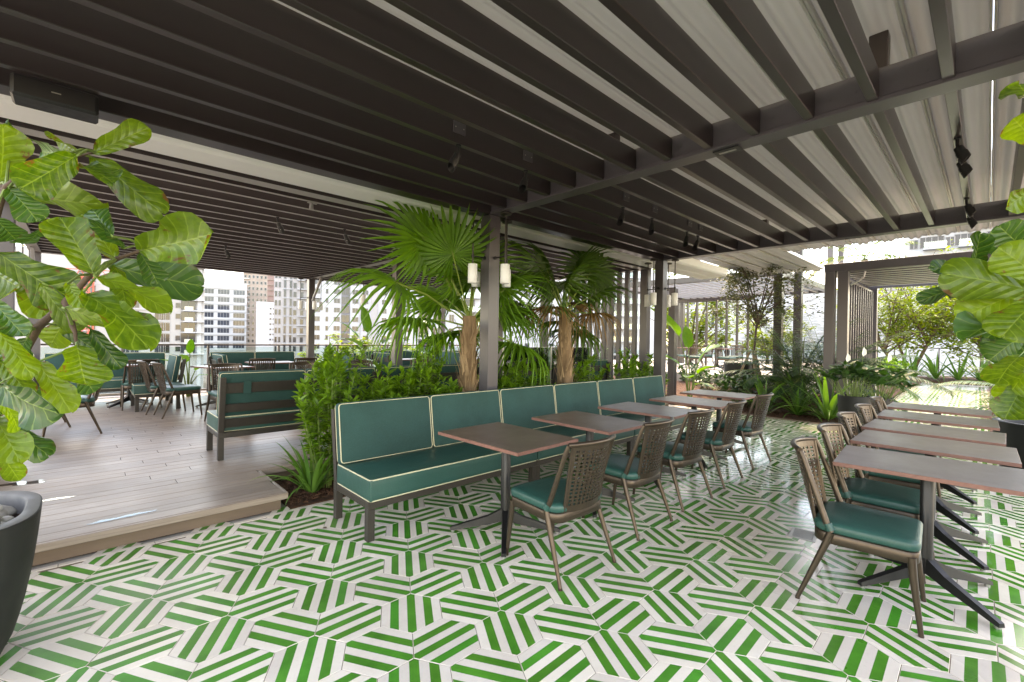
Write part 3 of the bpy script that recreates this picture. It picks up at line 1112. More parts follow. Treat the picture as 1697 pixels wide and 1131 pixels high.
for y in (-0.82, 3.965, 4.80):
    g = MB()
    g.box((AX0, y - 0.06, 3.292), (AX1, y + 0.06, 3.32), 0.004)
    g.build('gutter', 'white_paint', aw)
g = MB()
pr = [(4.075, 2.99), (4.10, 2.955), (4.33, 2.945), (4.36, 2.925), (4.66, 2.925), (4.70, 2.96), (4.70, 3.12), (4.075, 3.12)]
n_ = len(pr)
g.add([(x, y, z) for x in (AX0, AX1) for y, z in pr], [(k, (k + 1) % n_, n_ + (k + 1) % n_, n_ + k) for k in range(n_)] + [tuple(range(n_))[::-1], tuple(range(n_, 2 * n_))])
g.build('gutter', 'gutter_white', aw)

# ------------------------------------------------------------------ slatted arbour over the walkway
ab = thing('arbour', 'dark arbour with slatted roof and side over the garden walkway', 'arbour')
AZ = 2.87
for x, y in ((10.66, 2.16), (10.66, 1.945), (14.3, 2.0), (10.66, -0.30), (14.3, -0.30)):
    post(ab, x, y, 0.02, AZ - 0.002, 0.165, 'post_metal', False)
g = MB()
g.box((10.58, -0.40, AZ), (10.74, 2.25, 3.03), 0.004)
g.build('beam', 'post_metal', ab)
g = MB()
g.box((14.22, -0.40, AZ), (14.38, 2.25, 3.03), 0.004)
g.build('beam', 'post_metal', ab)
g = MB()
g.box((10.745, 2.085, AZ), (14.215, 2.245, 3.03), 0.004)
g.build('side_beam', 'post_metal', ab)
g = MB()
g.box((10.745, -0.385, AZ), (14.215, -0.225, 3.03), 0.004)
g.build('side_beam', 'post_metal', ab)
m_ = MB()
m_.box((0, 0, 0), (0.20, 2.30, 0.034), 0.002)
m_.m[2] = 1  # bottom face coloured paler to carry the light on it
slat_me = m_.mesh('roof_slat', ['pergola_metal', 'soffit_lit'])
for k in range(10):
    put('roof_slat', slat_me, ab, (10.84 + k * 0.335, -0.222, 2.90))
m_ = MB()
m_.box((0, 0, 0), (0.05, 0.13, 2.62), 0.002)
ws_me = m_.mesh('side_slat', 'post_metal')
for k in range(13):
    put('side_slat', ws_me, ab, (10.95 + k * 0.245, 1.955, 0.12))
g = MB()
g.box((10.75, 1.99, 2.745), (14.2, 2.05, 2.79), 0.004)
g.build('rail', 'post_metal', ab)
for y_, x_ in ((1.86, 10.76), (1.86, 14.2)):
    g = MB()
    g.tube([(x_, y_, 2.62), (x_ + 0.02, y_ - 0.12, 2.68), (x_ + 0.03, y_ - 0.2, 2.76), (x_ + 0.03, y_ - 0.22, 2.866)], 0.018, 8)
    g.build('bracket', 'steel', ab, True)

# ------------------------------------------------------------------ tall pergola on the raised patio
pg3 = thing('pergola', 'tall grey pergola with open slats over the raised stone patio', 'pergola')
for x, y, z1 in ((13.9, 4.0, 6.4), (15.35, 3.9, 6.4), (13.9, 9.5, 3.3), (19.5, 4.0, 3.3), (19.5, 9.5, 3.3)):
    post(pg3, x, y, 0.5, z1, 0.20, 'pergola_metal', False)
for lo_, hi_ in (((13.8, 4.11), (13.98, 9.39)), ((19.41, 4.11), (19.59, 9.39)), ((13.985, 3.91), (19.405, 4.09)), ((13.985, 9.41), (19.405, 9.59))):
    g = MB()
    g.box((*lo_, 3.32), (*hi_, 3.50), 0.004)
    g.build('beam', 'pergola_metal', pg3)
m_ = MB()
m_.box((0, 0, 0), (5.41, 0.07, 0.14), 0.002)
s3 = m_.mesh('rafter', 'grey_paint')
for k in range(17):
    put('rafter', s3, pg3, (13.99, 4.3 + k * 0.30, 3.335))

# far tall posts seen above the arbour
for i, (b_, d_) in enumerate(((0.700, 20.0), (0.7235, 20.4))):
    p_ = P(b_, d_)
    g = MB()
    g.box((p_.x - 0.1, p_.y - 0.1, 0.1), (p_.x + 0.1, p_.y + 0.1, 7.0), 0.004)
    tag(g.build('tall_post', 'post_metal'), ('left' if i == 0 else 'right') + ' slender dark post rising behind the arbour roof corner', 'post', 'tall posts behind the arbour')

# ------------------------------------------------------------------ louvre screens
t = thing('louvre_screen', 'grey upright louvre screen behind the second fan palm', 'screen', (8.33, 5.08, DZ), R(90))
m_ = MB()
m_.box((-0.045, -0.035, 0.02), (0.045, 0.035, P2B - DZ - 0.003), 0.003)
lv = m_.mesh('louvre', 'post_metal')
for k in range(10):
    put('louvre', lv, t, (k * 0.19, 0, 0))
g = MB()
g.box((-0.08, -0.05, 0.0), (1.85, 0.05, 0.018), 0.003)
g.build('foot_rail', 'post_metal', t)
t = thing('louvre_screen', 'thin upright slat screen at the back of the stone patio', 'screen', (18.6, 6.4, 0.5))
m_ = MB()
m_.box((-0.06, -0.03, 0.0), (0.06, 0.03, 2.62), 0.003)
lv = m_.mesh('louvre', 'pergola_metal')
for k in range(9):
    put('louvre', lv, t, (0, k * 0.40, 0))
g = MB()
g.box((-0.09, -0.2, 2.622), (0.09, 3.4, 2.76), 0.004)
g.build('head_rail', 'pergola_metal', t)
g = MB()
g.box((10.32, 5.21, 0.03), (10.48, 5.37, 2.75), 0.004)
tag(g.build('slim_post', 'post_metal'), 'slim dark post right behind the post with white lamps', 'post')


# ------------------------------------------------------------------ glass balustrade at the edge of the deck
def balustrade(name, label, p0, p1, z0, h, n, mat='rail_glass', diag=False):
    p0, p1 = Vector(p0), Vector(p1)
    d = p1 - p0
    ln = d.length
    t_ = thing(name, label, 'railing', (p0.x, p0.y, z0), math.atan2(d.y, d.x))
    st = ln / n
    m1 = MB()
    m1.box((-0.02, -0.03, 0), (0.02, 0.03, h - 0.02), 0.003)
    pm = m1.mesh('post', 'post_metal')
    m2 = MB()
    if mat:
        m2.box((0.03, -0.006, 0.08), (st - 0.03, 0.006, h - 0.05), 0.001)
        gm = m2.mesh('glass_panel', mat)
    else:
        m2.bar((0.03, 0, 0.08), (st - 0.03, 0, h - 0.05), 0.014, 0.014)
        gm = m2.mesh('brace', 'post_metal')
    for k in range(n + 1):
        put('post', pm, t_, (k * st, 0, 0))
    for k in range(n):
        put('glass_panel' if mat else 'brace', gm, t_, (k * st, 0, 0))
    m3 = MB()
    m3.box((-0.04, -0.03, h - 0.018), (ln + 0.04, 0.03, h + 0.018), 0.005)
    m3.build('top_rail', 'pergola_metal', t_)
    m4 = MB()
    m4.box((0, -0.02, 0.03), (ln, 0.02, 0.07), 0.004)
    m4.build('bottom_rail', 'steel', t_)
    return t_


balustrade('glass_railing', 'glass railing with dark top rail along the far edge of the deck', (-5.4, 12.36), (9.6, 12.36), DZ, 1.07, 10)
balustrade('bar_railing', 'dark bar railing beyond the garden at the far right', (27.25, -6.0), (27.25, 3.0), 0.1, 1.25, 6, None)
balustrade('glass_railing', 'glass railing along the back of the raised stone patio', (27.1, 3.6), (27.1, 12.6), 0.5, 1.05, 6)
balustrade('glass_railing', 'short glass railing between the deck and the garden', (9.75, 8.0), (13.4, 12.3), 0.05, 1.15, 4)

# ================================================================== FURNITURE
# ------------------------------------------------------------------ banquettes
def piping_loop(m_, pts, r=0.0052, mi=0):
    """Cord along a closed loop of corner points, corners eased."""
    out = []
    n = len(pts)
    for i in range(n):
        a, b_, c = Vector(pts[i - 1]), Vector(pts[i]), Vector(pts[(i + 1) % n])
        e = 0.022
        out += [b_ + (a - b_).normalized() * e, b_ + (a - b_).normalized() * e * 0.3 + (c - b_).normalized() * e * 0.3, b_ + (c - b_).normalized() * e]
    out.append(out[0])
    m_.tube(out, r, 6, False, mi)


def make_banquette(length, nback, label, group):
    t = thing('banquette', label, 'banquette', (0, 0, 0), 0, group)
    Ln = length
    for x in (0.0, Ln - 0.055):
        g = MB()
        g.box((x, 0.02, 0), (x + 0.055, 0.075, 0.232), 0.003)
        g.build('leg', 'bench_frame', t)
        g = MB()
        g.box((x, 0.575, 0), (x + 0.055, 0.63, 0.232), 0.003)
        g.build('leg', 'bench_frame', t)
    g = MB()
    g.box((0, 0.018, 0.2325), (Ln, 0.073, 0.286), 0.003)
    g.box((0, 0.575, 0.2325), (Ln, 0.632, 0.286), 0.003)
    g.box((0.001, 0.0735, 0.2335), (0.055, 0.5745, 0.285), 0.003)
    g.box((Ln - 0.055, 0.0735, 0.2335), (Ln - 0.001, 0.5745, 0.285), 0.003)
    for k in range(5):
        g.box((0.056, 0.12 + k * 0.09, 0.24), (Ln - 0.056, 0.17 + k * 0.09, 0.262), 0.002)
    g.build('seat_frame', 'bench_frame', t)
    for x in (0.002, Ln - 0.055):
        g = MB()
        g.bar((x + 0.0265, 0.604, 0.287), (x + 0.0265, 0.690, 0.87), 0.053, 0.050, 0.003, 0, (0, 1, 0))
        g.build('back_post', 'bench_frame', t)
    M0 = Matrix.Translation((0, 0.50, 0.452)) @ Matrix.Rotation(R(-8.5), 4, 'X')
    for z0, z1 in ((-0.105, -0.008), (0.062, 0.152), (0.268, 0.378)):
        g = MB()
        g.box((0.056, 0.102, z0), (Ln - 0.056, 0.118, z1), 0.003, 0, M0)
        g.build('back_slat', 'bench_frame', t)
    g = MB()
    g.rbox((0.004, 0.0, 0.288), (Ln - 0.004, 0.585, 0.448), 0.014, 0, (0, 0, 0.016))
    sc = g.build('seat_cushion', 'teal_vinyl', t, True, 50, True)
    g = MB()
    for z in (0.443, 0.294):
        piping_loop(g, [(0.007, 0.004, z), (Ln - 0.007, 0.004, z), (Ln - 0.007, 0.58, z), (0.007, 0.58, z)])
    g.build('piping', 'piping', sc, True)
    w = Ln / nback
    for k in range(nback):
        g = MB()
        M = Matrix.Translation((k * w, 0.50, 0.452)) @ Matrix.Rotation(R(-8.5), 4, 'X')
        g.rbox((0.005, 0.0, 0.0), (w - 0.005, 0.082, 0.485), 0.024, 0, (0, 0.012, 0.004), M)
        bc = g.build('back_cushion', 'teal_fabric', t, True, 55, True)
        g = MB()
        for yy, ins in ((0.006, 0.010), (0.076, 0.010)):
            piping_loop(g, [M @ Vector(p) for p in ((ins, yy, ins), (w - ins, yy, ins), (w - ins, yy, 0.485 - ins), (ins, yy, 0.485 - ins))], 0.0045)
        g.build('piping', 'piping', bc, True)
    for k in range(nback):
        g = MB()
        x = (k + 0.5) * w - 0.02 + (0.16 if k else -0.16)
        g.box((x, 0.1195, 0.255), (x + 0.075, 0.1245, 0.40), 0.002, 0, M0)
        g.build('strap', 'teal_fabric', t)
    return t


BL = 1.738
bq = make_banquette(BL, 2, 'long green banquette with cream piping, nearest section beside the deck step', 'green banquettes along the tiled floor')
bq.location = (1.482, 3.0, 0)
dup(bq, (1.482 + 1.742, 3.0, 0), 0, 'green banquette with cream piping, middle section in front of the big dark post')
dup(bq, (1.482 + 2 * 1.742, 3.0, 0), 0, 'green banquette with cream piping, end section beside the post with white lamps')
dk = 'green banquettes on the timber deck'
for k, lb in enumerate(('green banquette seen from behind with dark slats and green straps, free end on the deck',
                        'green banquette seen from behind, second section, behind the leafy hedge',
                        'green banquette seen from behind, third section, behind the fan palm trunk',
                        'green banquette seen from behind, last section, below the glass screen')):
    dup(bq, (1.03 + BL + k * 1.742, 6.13, DZ), math.pi, lb, dk)
# booths along the railing
short = make_banquette(0.92, 1, 'short green booth wing closing the first booth, by the grey railing post', dk)
short.location = (0.62, 10.66, DZ)
short.rotation_euler = (0, 0, R(-90))
dup(bq, (-0.50, 11.02, DZ), 0, 'green booth bench against the glass railing behind the perforated chair on the deck', dk)
dup(bq, (-2.35, 11.02, DZ), 0, 'green booth bench at the far left end of the railing, half behind fig leaves', dk)
dup(short, (2.56, 9.95, DZ), R(90), 'short green booth wing at the left of the second booth', dk)
dup(bq, (2.00, 11.02, DZ), 0, 'green booth bench against the railing in the middle of the second booth', dk)
dup(short, (3.94, 10.95, DZ), R(-90), 'pale lit green booth wing beside the dark deck post', dk)
dup(short, (6.05, 9.95, DZ), R(90), 'short green booth wing right of the big leaved plant on the deck', dk)
dup(bq, (5.55, 11.02, DZ), 0, 'green booth bench against the railing behind the pale front deck post', dk)
dup(short, (7.00, 10.95, DZ), R(-90), 'green booth wing right of the pale front deck post', dk)
dup(bq, (7.55, 11.02, DZ), 0, 'green booth bench against the railing behind the nearer fan palm', dk)


# ------------------------------------------------------------------ chairs
def make_chair(label, group):
    t = thing('dining_chair', label, 'chair', (0, 0, 0), 0, group)
    for sx in (-1, 1):
        g = MB()
        g.tube([(sx * 0.213, 0.208, 0.385), (sx * 0.215, 0.215, 0.30), (sx * 0.221, 0.250, 0.010)], [0.019, 0.018, 0.0115], 12)
        g.tube([(sx * 0.221, 0.250, 0.010), (sx * 0.221, 0.2505, 0.0)], 0.0125, 10)
        g.build('leg', 'bronze', t, True)
        g = MB()
        g.tube([(sx * 0.238, -0.130, 0.418), (sx * 0.240, -0.150, 0.355), (sx * 0.264, -0.278, 0.010)], [0.019, 0.0185, 0.0115], 12)
        g.tube([(sx * 0.264, -0.278, 0.010), (sx * 0.264, -0.2785, 0.0)], 0.0125, 10)
        g.build('leg', 'bronze', t, True)
    # apron: a band following the rounded seat outline
    out = []
    for cx, cy, a0, rr in ((0.175, 0.19, 0, 0.05), (-0.175, 0.19, 90, 0.05), (-0.155, -0.135, 180, 0.085), (0.155, -0.135, 270, 0.085)):
        for k in range(6):
            a = R(a0 + 90 * k / 5)
            out.append((cx + rr * math.cos(a), cy + rr * math.sin(a)))
    g = MB()
    n = len(out)
    vs = [(x, y, z) for z in (0.352, 0.356, 0.408, 0.412) for x, y in out]
    sh = {0: 0.985, 1: 1.0, 2: 1.0, 3: 0.985}
    vs = [(x * sh[i // n], y * sh[i // n], z) for i, (x, y, z) in enumerate(vs)]
    fs = [(r_ * n + k, r_ * n + (k + 1) % n, (r_ + 1) * n + (k + 1) % n, (r_ + 1) * n + k) for r_ in range(3) for k in range(n)]
    fs += [tuple(range(3 * n, 4 * n)), tuple(range(n))[::-1]]
    g.add(vs, fs)
    g.build('seat_frame', 'bronze', t, True, 50)
    # cushion
    g = MB()
    rows = [(0.965, 0.4125), (1.0, 0.420), (1.012, 0.434), (1.012, 0.452), (0.985, 0.463), (0.90, 0.471), (0.6, 0.478), (0.25, 0.480)]
    vs = [(x * s_ * 1.0, 0.01 + (y - 0.01) * s_, z) for s_, z in rows for x, y in out]
    fs = [(r_ * n + k, r_ * n + (k + 1) % n, (r_ + 1) * n + (k + 1) % n, (r_ + 1) * n + k) for r_ in range(len(rows) - 1) for k in range(n)]
    fs += [tuple((len(rows) - 1) * n + k for k in range(n)), tuple(range(n))[::-1]]
    g.add(vs, fs)
    g.build('seat_cushion', 'teal_vinyl', t, True, 60)
    # back frame
    g = MB()
    for sx in (-1, 1):
        g.tube([(sx * 0.238, -0.128, 0.419), (sx * 0.236, -0.150, 0.46), (sx * 0.222, -0.268, 0.80), (sx * 0.216, -0.286, 0.842)], [0.0185, 0.0175, 0.0145, 0.0135], 12)
    pts = []
    for k in range(17):
        u = -1 + 2 * k / 16
        pts.append((0.222 * u, -0.288 - 0.075 * (1 - u * u), 0.846 + 0.008 * (1 - u * u)))
    g.tube(pts, 0.0145, 10)
    g.build('back_frame', 'bronze', t, True)
    # perforated panel: rows of square holes, with thickness
    pw, z0, z1 = 0.185, 0.412, 0.842

    def surf(u, v):
        y = -0.212 - 0.078 * v - (0.036 + 0.034 * v) * (1 - u * u)
        return Vector((pw * (1 - 0.08 * (1 - v)) * u, y, z0 + (z1 - z0) * v))
    nc, nr = 10, 15
    g = MB()
    th = Vector((0, 0.006, 0))
    us = lambda k: -0.93 + 1.86 * k / nc
    vv = lambda k: 0.09 + 0.84 * k / nr
    for i in range(nc):
        for j in range(nr):
            u0, u1, v0, v1 = us(i), us(i + 1), vv(j), vv(j + 1)
            q = [surf(u0, v0), surf(u1, v0), surf(u1, v1), surf(u0, v1)]
            if (i + j) % 2 == 0 or True:
                a = 0.215
                iu, iv = (u1 - u0) * a, (v1 - v0) * a
                h = [surf(u0 + iu, v0 + iv), surf(u1 - iu, v0 + iv), surf(u1 - iu, v1 - iv), surf(u0 + iu, v1 - iv)]
                vs = q + h + [p + th for p in q] + [p + th for p in h]
                fs = []
                for k in range(4):
                    k2 = (k + 1) % 4
                    fs += [(k, k2, 4 + k2, 4 + k), (8 + k2, 8 + k, 12 + k, 12 + k2), (4 + k, 4 + k2, 12 + k2, 12 + k)]
                g.add(vs, fs)
    for (ua, ub, va, vb) in ((-1, 1, 0, 0.09), (-1, 1, 0.93, 1.0), (-1, -0.93, 0.09, 0.93), (0.93, 1, 0.09, 0.93)):
        nu, nv = (12, 1) if ub - ua > 1 else (1, 8)
        for i in range(nu):
            for j in range(nv):
                u0, u1 = ua + (ub - ua) * i / nu, ua + (ub - ua) * (i + 1) / nu
                v0, v1 = va + (vb - va) * j / nv, va + (vb - va) * (j + 1) / nv
                q = [surf(u0, v0), surf(u1, v0), surf(u1, v1), surf(u0, v1)]
                g.add(q + [p + th for p in q], [(0, 1, 2, 3), (7, 6, 5, 4)])
    g.build('back_panel', 'bronze', t)
    for sx in (-1, 1):
        g = MB()
        g.tube([surf(sx, v / 8) + Vector((0, 0.003, 0)) for v in range(9)], 0.0085, 8)
        g.build('panel_edge', 'bronze', t, True)
    for sx in (-1, 1):
        g = MB()
        g.tube([(sx * 0.2385, -0.129, 0.428), (sx * 0.2355, -0.146, 0.462)], [0.0225, 0.0215], 12)
        g.box((sx * 0.215 - 0.02, -0.155, 0.43), (sx * 0.215 + 0.02, -0.12, 0.455), 0.003)
        g.build('tie_strap', 'teal_vinyl', t, True, 50)
    return t


gl = 'bronze chairs facing the green banquette'
ch = make_chair('bronze perforated back chair with green seat, nearest chair facing the green banquette', gl)
ch.location = (2.315, 1.975, 0)
ch.rotation_euler = (0, 0, R(-2))
nth = ('second', 'third', 'fourth')
for k, (x, y, rz) in enumerate(((3.24, 2.04, 1), (4.05, 2.06, -3), (4.93, 2.09, 2))):
    dup(ch, (x, y, 0), R(rz), 'bronze perforated back chair with green seat, %s chair along the banquette tables' % nth[k], gl)
dup(ch, (5.94, 2.13, 0), R(-3), 'bronze perforated back chair at the last banquette table, nearest the garden bed', gl)
gr = 'bronze chairs along the right hand table row'
dup(ch, (3.285, 0.475, 0), R(183), 'bronze chair with green seat at the nearest table of the right hand row', gr)
for k, (x, y, rz) in enumerate(((4.02, 0.50, 178), (4.86, 0.54, 181), (5.68, 0.55, 179))):
    dup(ch, (x, y, 0), R(rz), 'bronze chair with green seat, %s chair along the right hand table row' % nth[k], gr)
dup(ch, (6.62, 0.57, 0), R(182), 'bronze chair at the far end of the right hand row by the dark planter', gr)
gd = 'bronze chairs on the timber deck'
for x, y, rz, lb in ((0.74, 10.35, 4, 'perforated chair seen from behind at the first deck booth'),
                     (-0.10, 8.20, 92, 'chair turned sideways on the deck, nearest to the fig leaves'),
                     (-0.42, 8.95, 96, 'chair turned sideways on the deck, just behind the fig leaves'),
                     (1.15, 9.02, -84, 'nearer of the two chairs side by side at the second booth table'),
                     (1.02, 9.60, -88, 'farther of the two chairs side by side at the second booth table'),
                     (1.62, 7.85, 182, 'chair behind the free end of the slatted green banquette'),
                     (2.55, 10.02, 0, 'chair with its back to the hedge at the long second booth'),
                     (3.35, 10.02, 3, 'chair at the right end of the long second booth'),
                     (2.75, 7.82, 178, 'chair across the table behind the second slatted banquette section'),
                     (3.85, 7.92, 184, 'chair beside the big leaved plant on the deck'),
                     (4.35, 8.55, 60, 'chair seen at an angle left of the pale front deck post'),
                     (5.15, 7.95, 178, 'chair just right of the pale front deck post'),
                     (6.3, 10.05, 2, 'chair at the third booth behind the pale deck post'),
                     (6.9, 7.9, 181, 'chair behind the nearer fan palm trunk on the deck')):
    dup(ch, (x, y, DZ), R(rz), 'bronze ' + lb, gd)
gp = 'dark chairs on the stone patio'
for x, y, rz, lb in ((15.9, 6.15, 170, 'chair on the stone patio at the right of the far tables'),
                     (15.6, 7.05, 20, 'chair on the stone patio between the far tables, back towards the banquette'),
                     (16.4, 7.75, -15, 'chair on the stone patio behind the broad upright leaf'),
                     (16.6, 8.5, 185, 'chair on the stone patio at the left of the far tables'),
                     (17.3, 6.4, 95, 'chair on the stone patio behind the far right table'),
                     (17.5, 7.6, 80, 'chair on the stone patio close to the slat screen')):
    dup(ch, (x, y, 0.5), R(rz), 'small dark ' + lb, gp)


# ------------------------------------------------------------------ tables
def make_table(label, group):
    t = thing('dining_table', label, 'table', (0, 0, 0), 0, group)
    g = MB()
    g.box((-0.32, -0.435, 0.716), (0.32, 0.435, 0.740), 0.0015, 1)
    g.m[5] = 0
    g.build('tabletop', ['table_laminate', 'table_edge'], t)
    g = MB()
    g.box((-0.20, -0.022, 0.700), (0.20, 0.022, 0.7155), 0.003)
    g.box((-0.022, -0.20, 0.6995), (0.022, -0.023, 0.7155), 0.003)
    g.box((-0.022, 0.023, 0.6995), (0.022, 0.20, 0.7155), 0.003)
    g.build('bracket', 'black_metal', t)
    # fluted column
    prof = []
    g = MB()
    seg = 32
    vs, fs = [], []
    for r_, z in ((0.030, 0.095), (0.036, 0.10), (0.036, 0.69), (0.03, 0.699)):
        for k in range(seg):
            a = 2 * math.pi * k / seg
            q = r_ * (1 - 0.13 * (0.5 + 0.5 * math.cos(4 * a)) ** 3)
            vs.append((q * math.cos(a), q * math.sin(a), z))
    for i in range(3):
        for k in range(seg):
            k2 = (k + 1) % seg
            fs.append((i * seg + k, i * seg + k2, (i + 1) * seg + k2, (i + 1) * seg + k))
    fs.append(tuple(range(seg))[::-1])
    g.add(vs, fs)
    g.build('column', 'black_metal', t, True)
    for k in range(4):
        a = R(45 + 90 * k)
        g = MB()
        M = Matrix.Rotation(a, 4, 'Z')
        st = [(0.024, 0.185, 0.092, 0.052), (0.055, 0.168, 0.086, 0.050), (0.13, 0.128, 0.066, 0.046), (0.40, 0.042, 0.016, 0.036), (0.415, 0.036, 0.014, 0.034)]
        vs = []
        for r_, zt, zb, w in st:
            vs += [(r_, -w / 2, zb), (r_, w / 2, zb), (r_, w / 2 * 0.8, zt), (r_, -w / 2 * 0.8, zt)]
        fs = [(0, 1, 2, 3)[::-1], (16, 17, 18, 19)]
        for i in range(4):
            for j in range(4):
                j2 = (j + 1) % 4
                fs.append((i * 4 + j, i * 4 + j2, (i + 1) * 4 + j2, (i + 1) * 4 + j))
        g.add([M @ Vector(v) for v in vs], fs)
        ft = g.build('foot', 'black_metal', t)
        g = MB()
        p = M @ Vector((0.395, 0, 0))
        g.tube([(p.x, p.y, 0.0), (p.x, p.y, 0.0165)], 0.014, 10)
        g.build('glide', 'steel', ft, True)
    return t


tl = 'brown tables along the green banquette'
tb = make_table('brown topped table with black cross foot, nearest of the tables along the banquette', tl)
tb.location = (2.335, 2.505, 0)
tb.rotation_euler = (0, 0, R(1.2))
for k, (x, y, rz) in enumerate(((3.36, 2.49, -1), (4.44, 2.52, 1.5), (5.50, 2.50, -0.5))):
    dup(tb, (x, y, 0), R(rz), 'brown topped table with black cross foot, %s table along the banquette' % nth[k], tl)
dup(tb, (6.56, 2.62, 0), R(1), 'brown topped table at the far end of the banquette beside the post', tl)
tr_ = 'brown tables in the right hand row'
dup(tb, (3.735, 0.245, 0), R(4), 'brown topped table, nearest of the right hand row, its edge cut by the frame', tr_)
for k, (x, y, rz) in enumerate(((4.57, 0.285, 0.5), (5.34, 0.33, -1), (6.26, 0.36, 0.7))):
    dup(tb, (x, y, 0), R(rz), 'brown topped table with grey sheen, %s table of the right hand row' % nth[k], tr_)
dup(tb, (7.22, 0.40, 0), R(-0.5), 'brown topped table, last of the right hand row, before the white walkway', tr_)
td = 'pale reflecting tables on the timber deck'
for x, y, rz, lb in ((0.62, 10.72, 90, 'table with cross foot at the first booth on the deck'),
                     (-1.10, 10.72, 90, 'table at the far left booth behind the fig leaves'),
                     (-1.0, 8.4, 0, 'table behind the fig at the left of the deck'),
                     (1.85, 9.55, 20, 'long pale table in front of the second booth'),
                     (2.95, 10.62, 90, 'table inside the second booth by the railing'),
                     (1.72, 7.15, 0, 'table just behind the free end of the slatted banquette'),
                     (2.85, 7.12, 0, 'table behind the second slatted banquette section'),
                     (4.75, 7.25, 90, 'table behind the hedge at the pale front deck post'),
                     (3.70, 7.2, 0, 'table behind the banquette beside the big leaved plant'),
                     (6.4, 10.65, 90, 'table inside the third booth by the railing'),
                     (6.85, 7.15, 0, 'table behind the nearer fan palm trunk')):
    dup(tb, (x, y, DZ), R(rz), lb[0].upper() * 0 + 'pale topped ' + lb, td)
tp_ = 'tables on the stone patio'
for x, y, rz, lb in ((16.3, 6.6, 10, 'dark table on the stone patio at the right, below the far slats'),
                     (17.0, 7.9, -5, 'dark table on the stone patio at the left, near the trees'),
                     (18.0, 6.9, 0, 'dark table on the stone patio close to the slat screen')):
    dup(tb, (x, y, 0.5), R(rz), lb, tp_)

# ------------------------------------------------------------------ glass screen above the deck banquettes
t = thing('glass_screen', 'low clear glass screen standing behind the deck banquettes', 'glass screen', (4.95, 5.42, 0))
for k in range(2):
    g = MB()
    g.box((0.01 + k * 1.16, -0.006, 0.95), (1.15 + k * 1.16, 0.006, 1.33), 0.002)
    g.build('glass_panel', 'screen_glass', t)
for k in range(3):
    g = MB()
    g.box((-0.012 + k * 1.16, -0.014, 0.0), (0.008 + k * 1.16, 0.014, 1.335), 0.002)
    g.build('post', 'steel', t)

# ================================================================== LAMPS AND FITTINGS
def make_pendant(label, group):
    """Hanging cylinder lamp; local +X points from the lamp to the post."""
    t = thing('pendant_lamp', label, 'pendant lamp', (0, 0, 0), 0, group)
    g = MB()
    g.lathe([(0.001, 0.0), (0.055, 0.0), (0.062, 0.004), (0.062, 0.02), (0.05, 0.026), (0.001, 0.026)], 24, (0, 0, BZ - 0.026))
    g.build('canopy', 'bench_frame', t, True)
    g = MB()
    g.tube([(0, 0, 2.30), (0, 0, BZ - 0.024)], 0.0085, 10)
    g.build('rod', 'bench_frame', t, True)
    g = MB()
    g.tube([(-0.012, 0, 2.385), (0.17, 0, 2.385)], 0.0075, 8)
    g.tube([(0.166, 0, 2.385), (0.174, 0, 2.385)], 0.022, 14)
    g.tube([(0, 0, 2.368), (0, 0, 2.402)], 0.0155, 12)
    g.build('bracket', 'black_metal', t, True)
    g = MB()
    g.lathe([(0.044, 2.085), (0.0505, 2.082), (0.0525, 2.086), (0.0525, 2.288), (0.0495, 2.294), (0.02, 2.298), (0.001, 2.298)], 32)
    g.lathe([(0.044, 2.085), (0.046, 2.25), (0.001, 2.252)], 32)
    g.build('shade', 'lamp_glass', t, True, 50)
    return t


pgp = 'white cylinder lamps hung around the posts'
pend = None
for (px, py, zoff, nm) in ((3.397, 3.965, 0.0, 'big dark post in the middle'), (7.335, 3.965, 0.0, 'post at the banquette end'), (4.2675, 12.06, 0.0, 'far deck post by the railing')):
    for ang, sd in ((0, 'left side'), (90, 'front'), (180, 'right rear side'), (270, 'rear')):
        a = R(ang)
        loc = (px - 0.2555 * math.cos(a), py - 0.2555 * math.sin(a), zoff + (0.05 if py > 9 else 0))
        lb = 'white cylinder lamp on the %s of the %s' % (sd, nm)
        if pend is None:
            pend = make_pendant(lb, pgp)
            pend.location = loc
        else:
            dup(pend, loc, a, lb, pgp)
dup(pend, (-0.66, 9.97, 0.05), 0, 'white cylinder pendant lamp hanging at the far left behind the fig', pgp)
dup(pend, (4.29, 9.1, 0.05), R(90), 'white cylinder pendant lamp over the deck beside the drooping palm fronds', pgp)


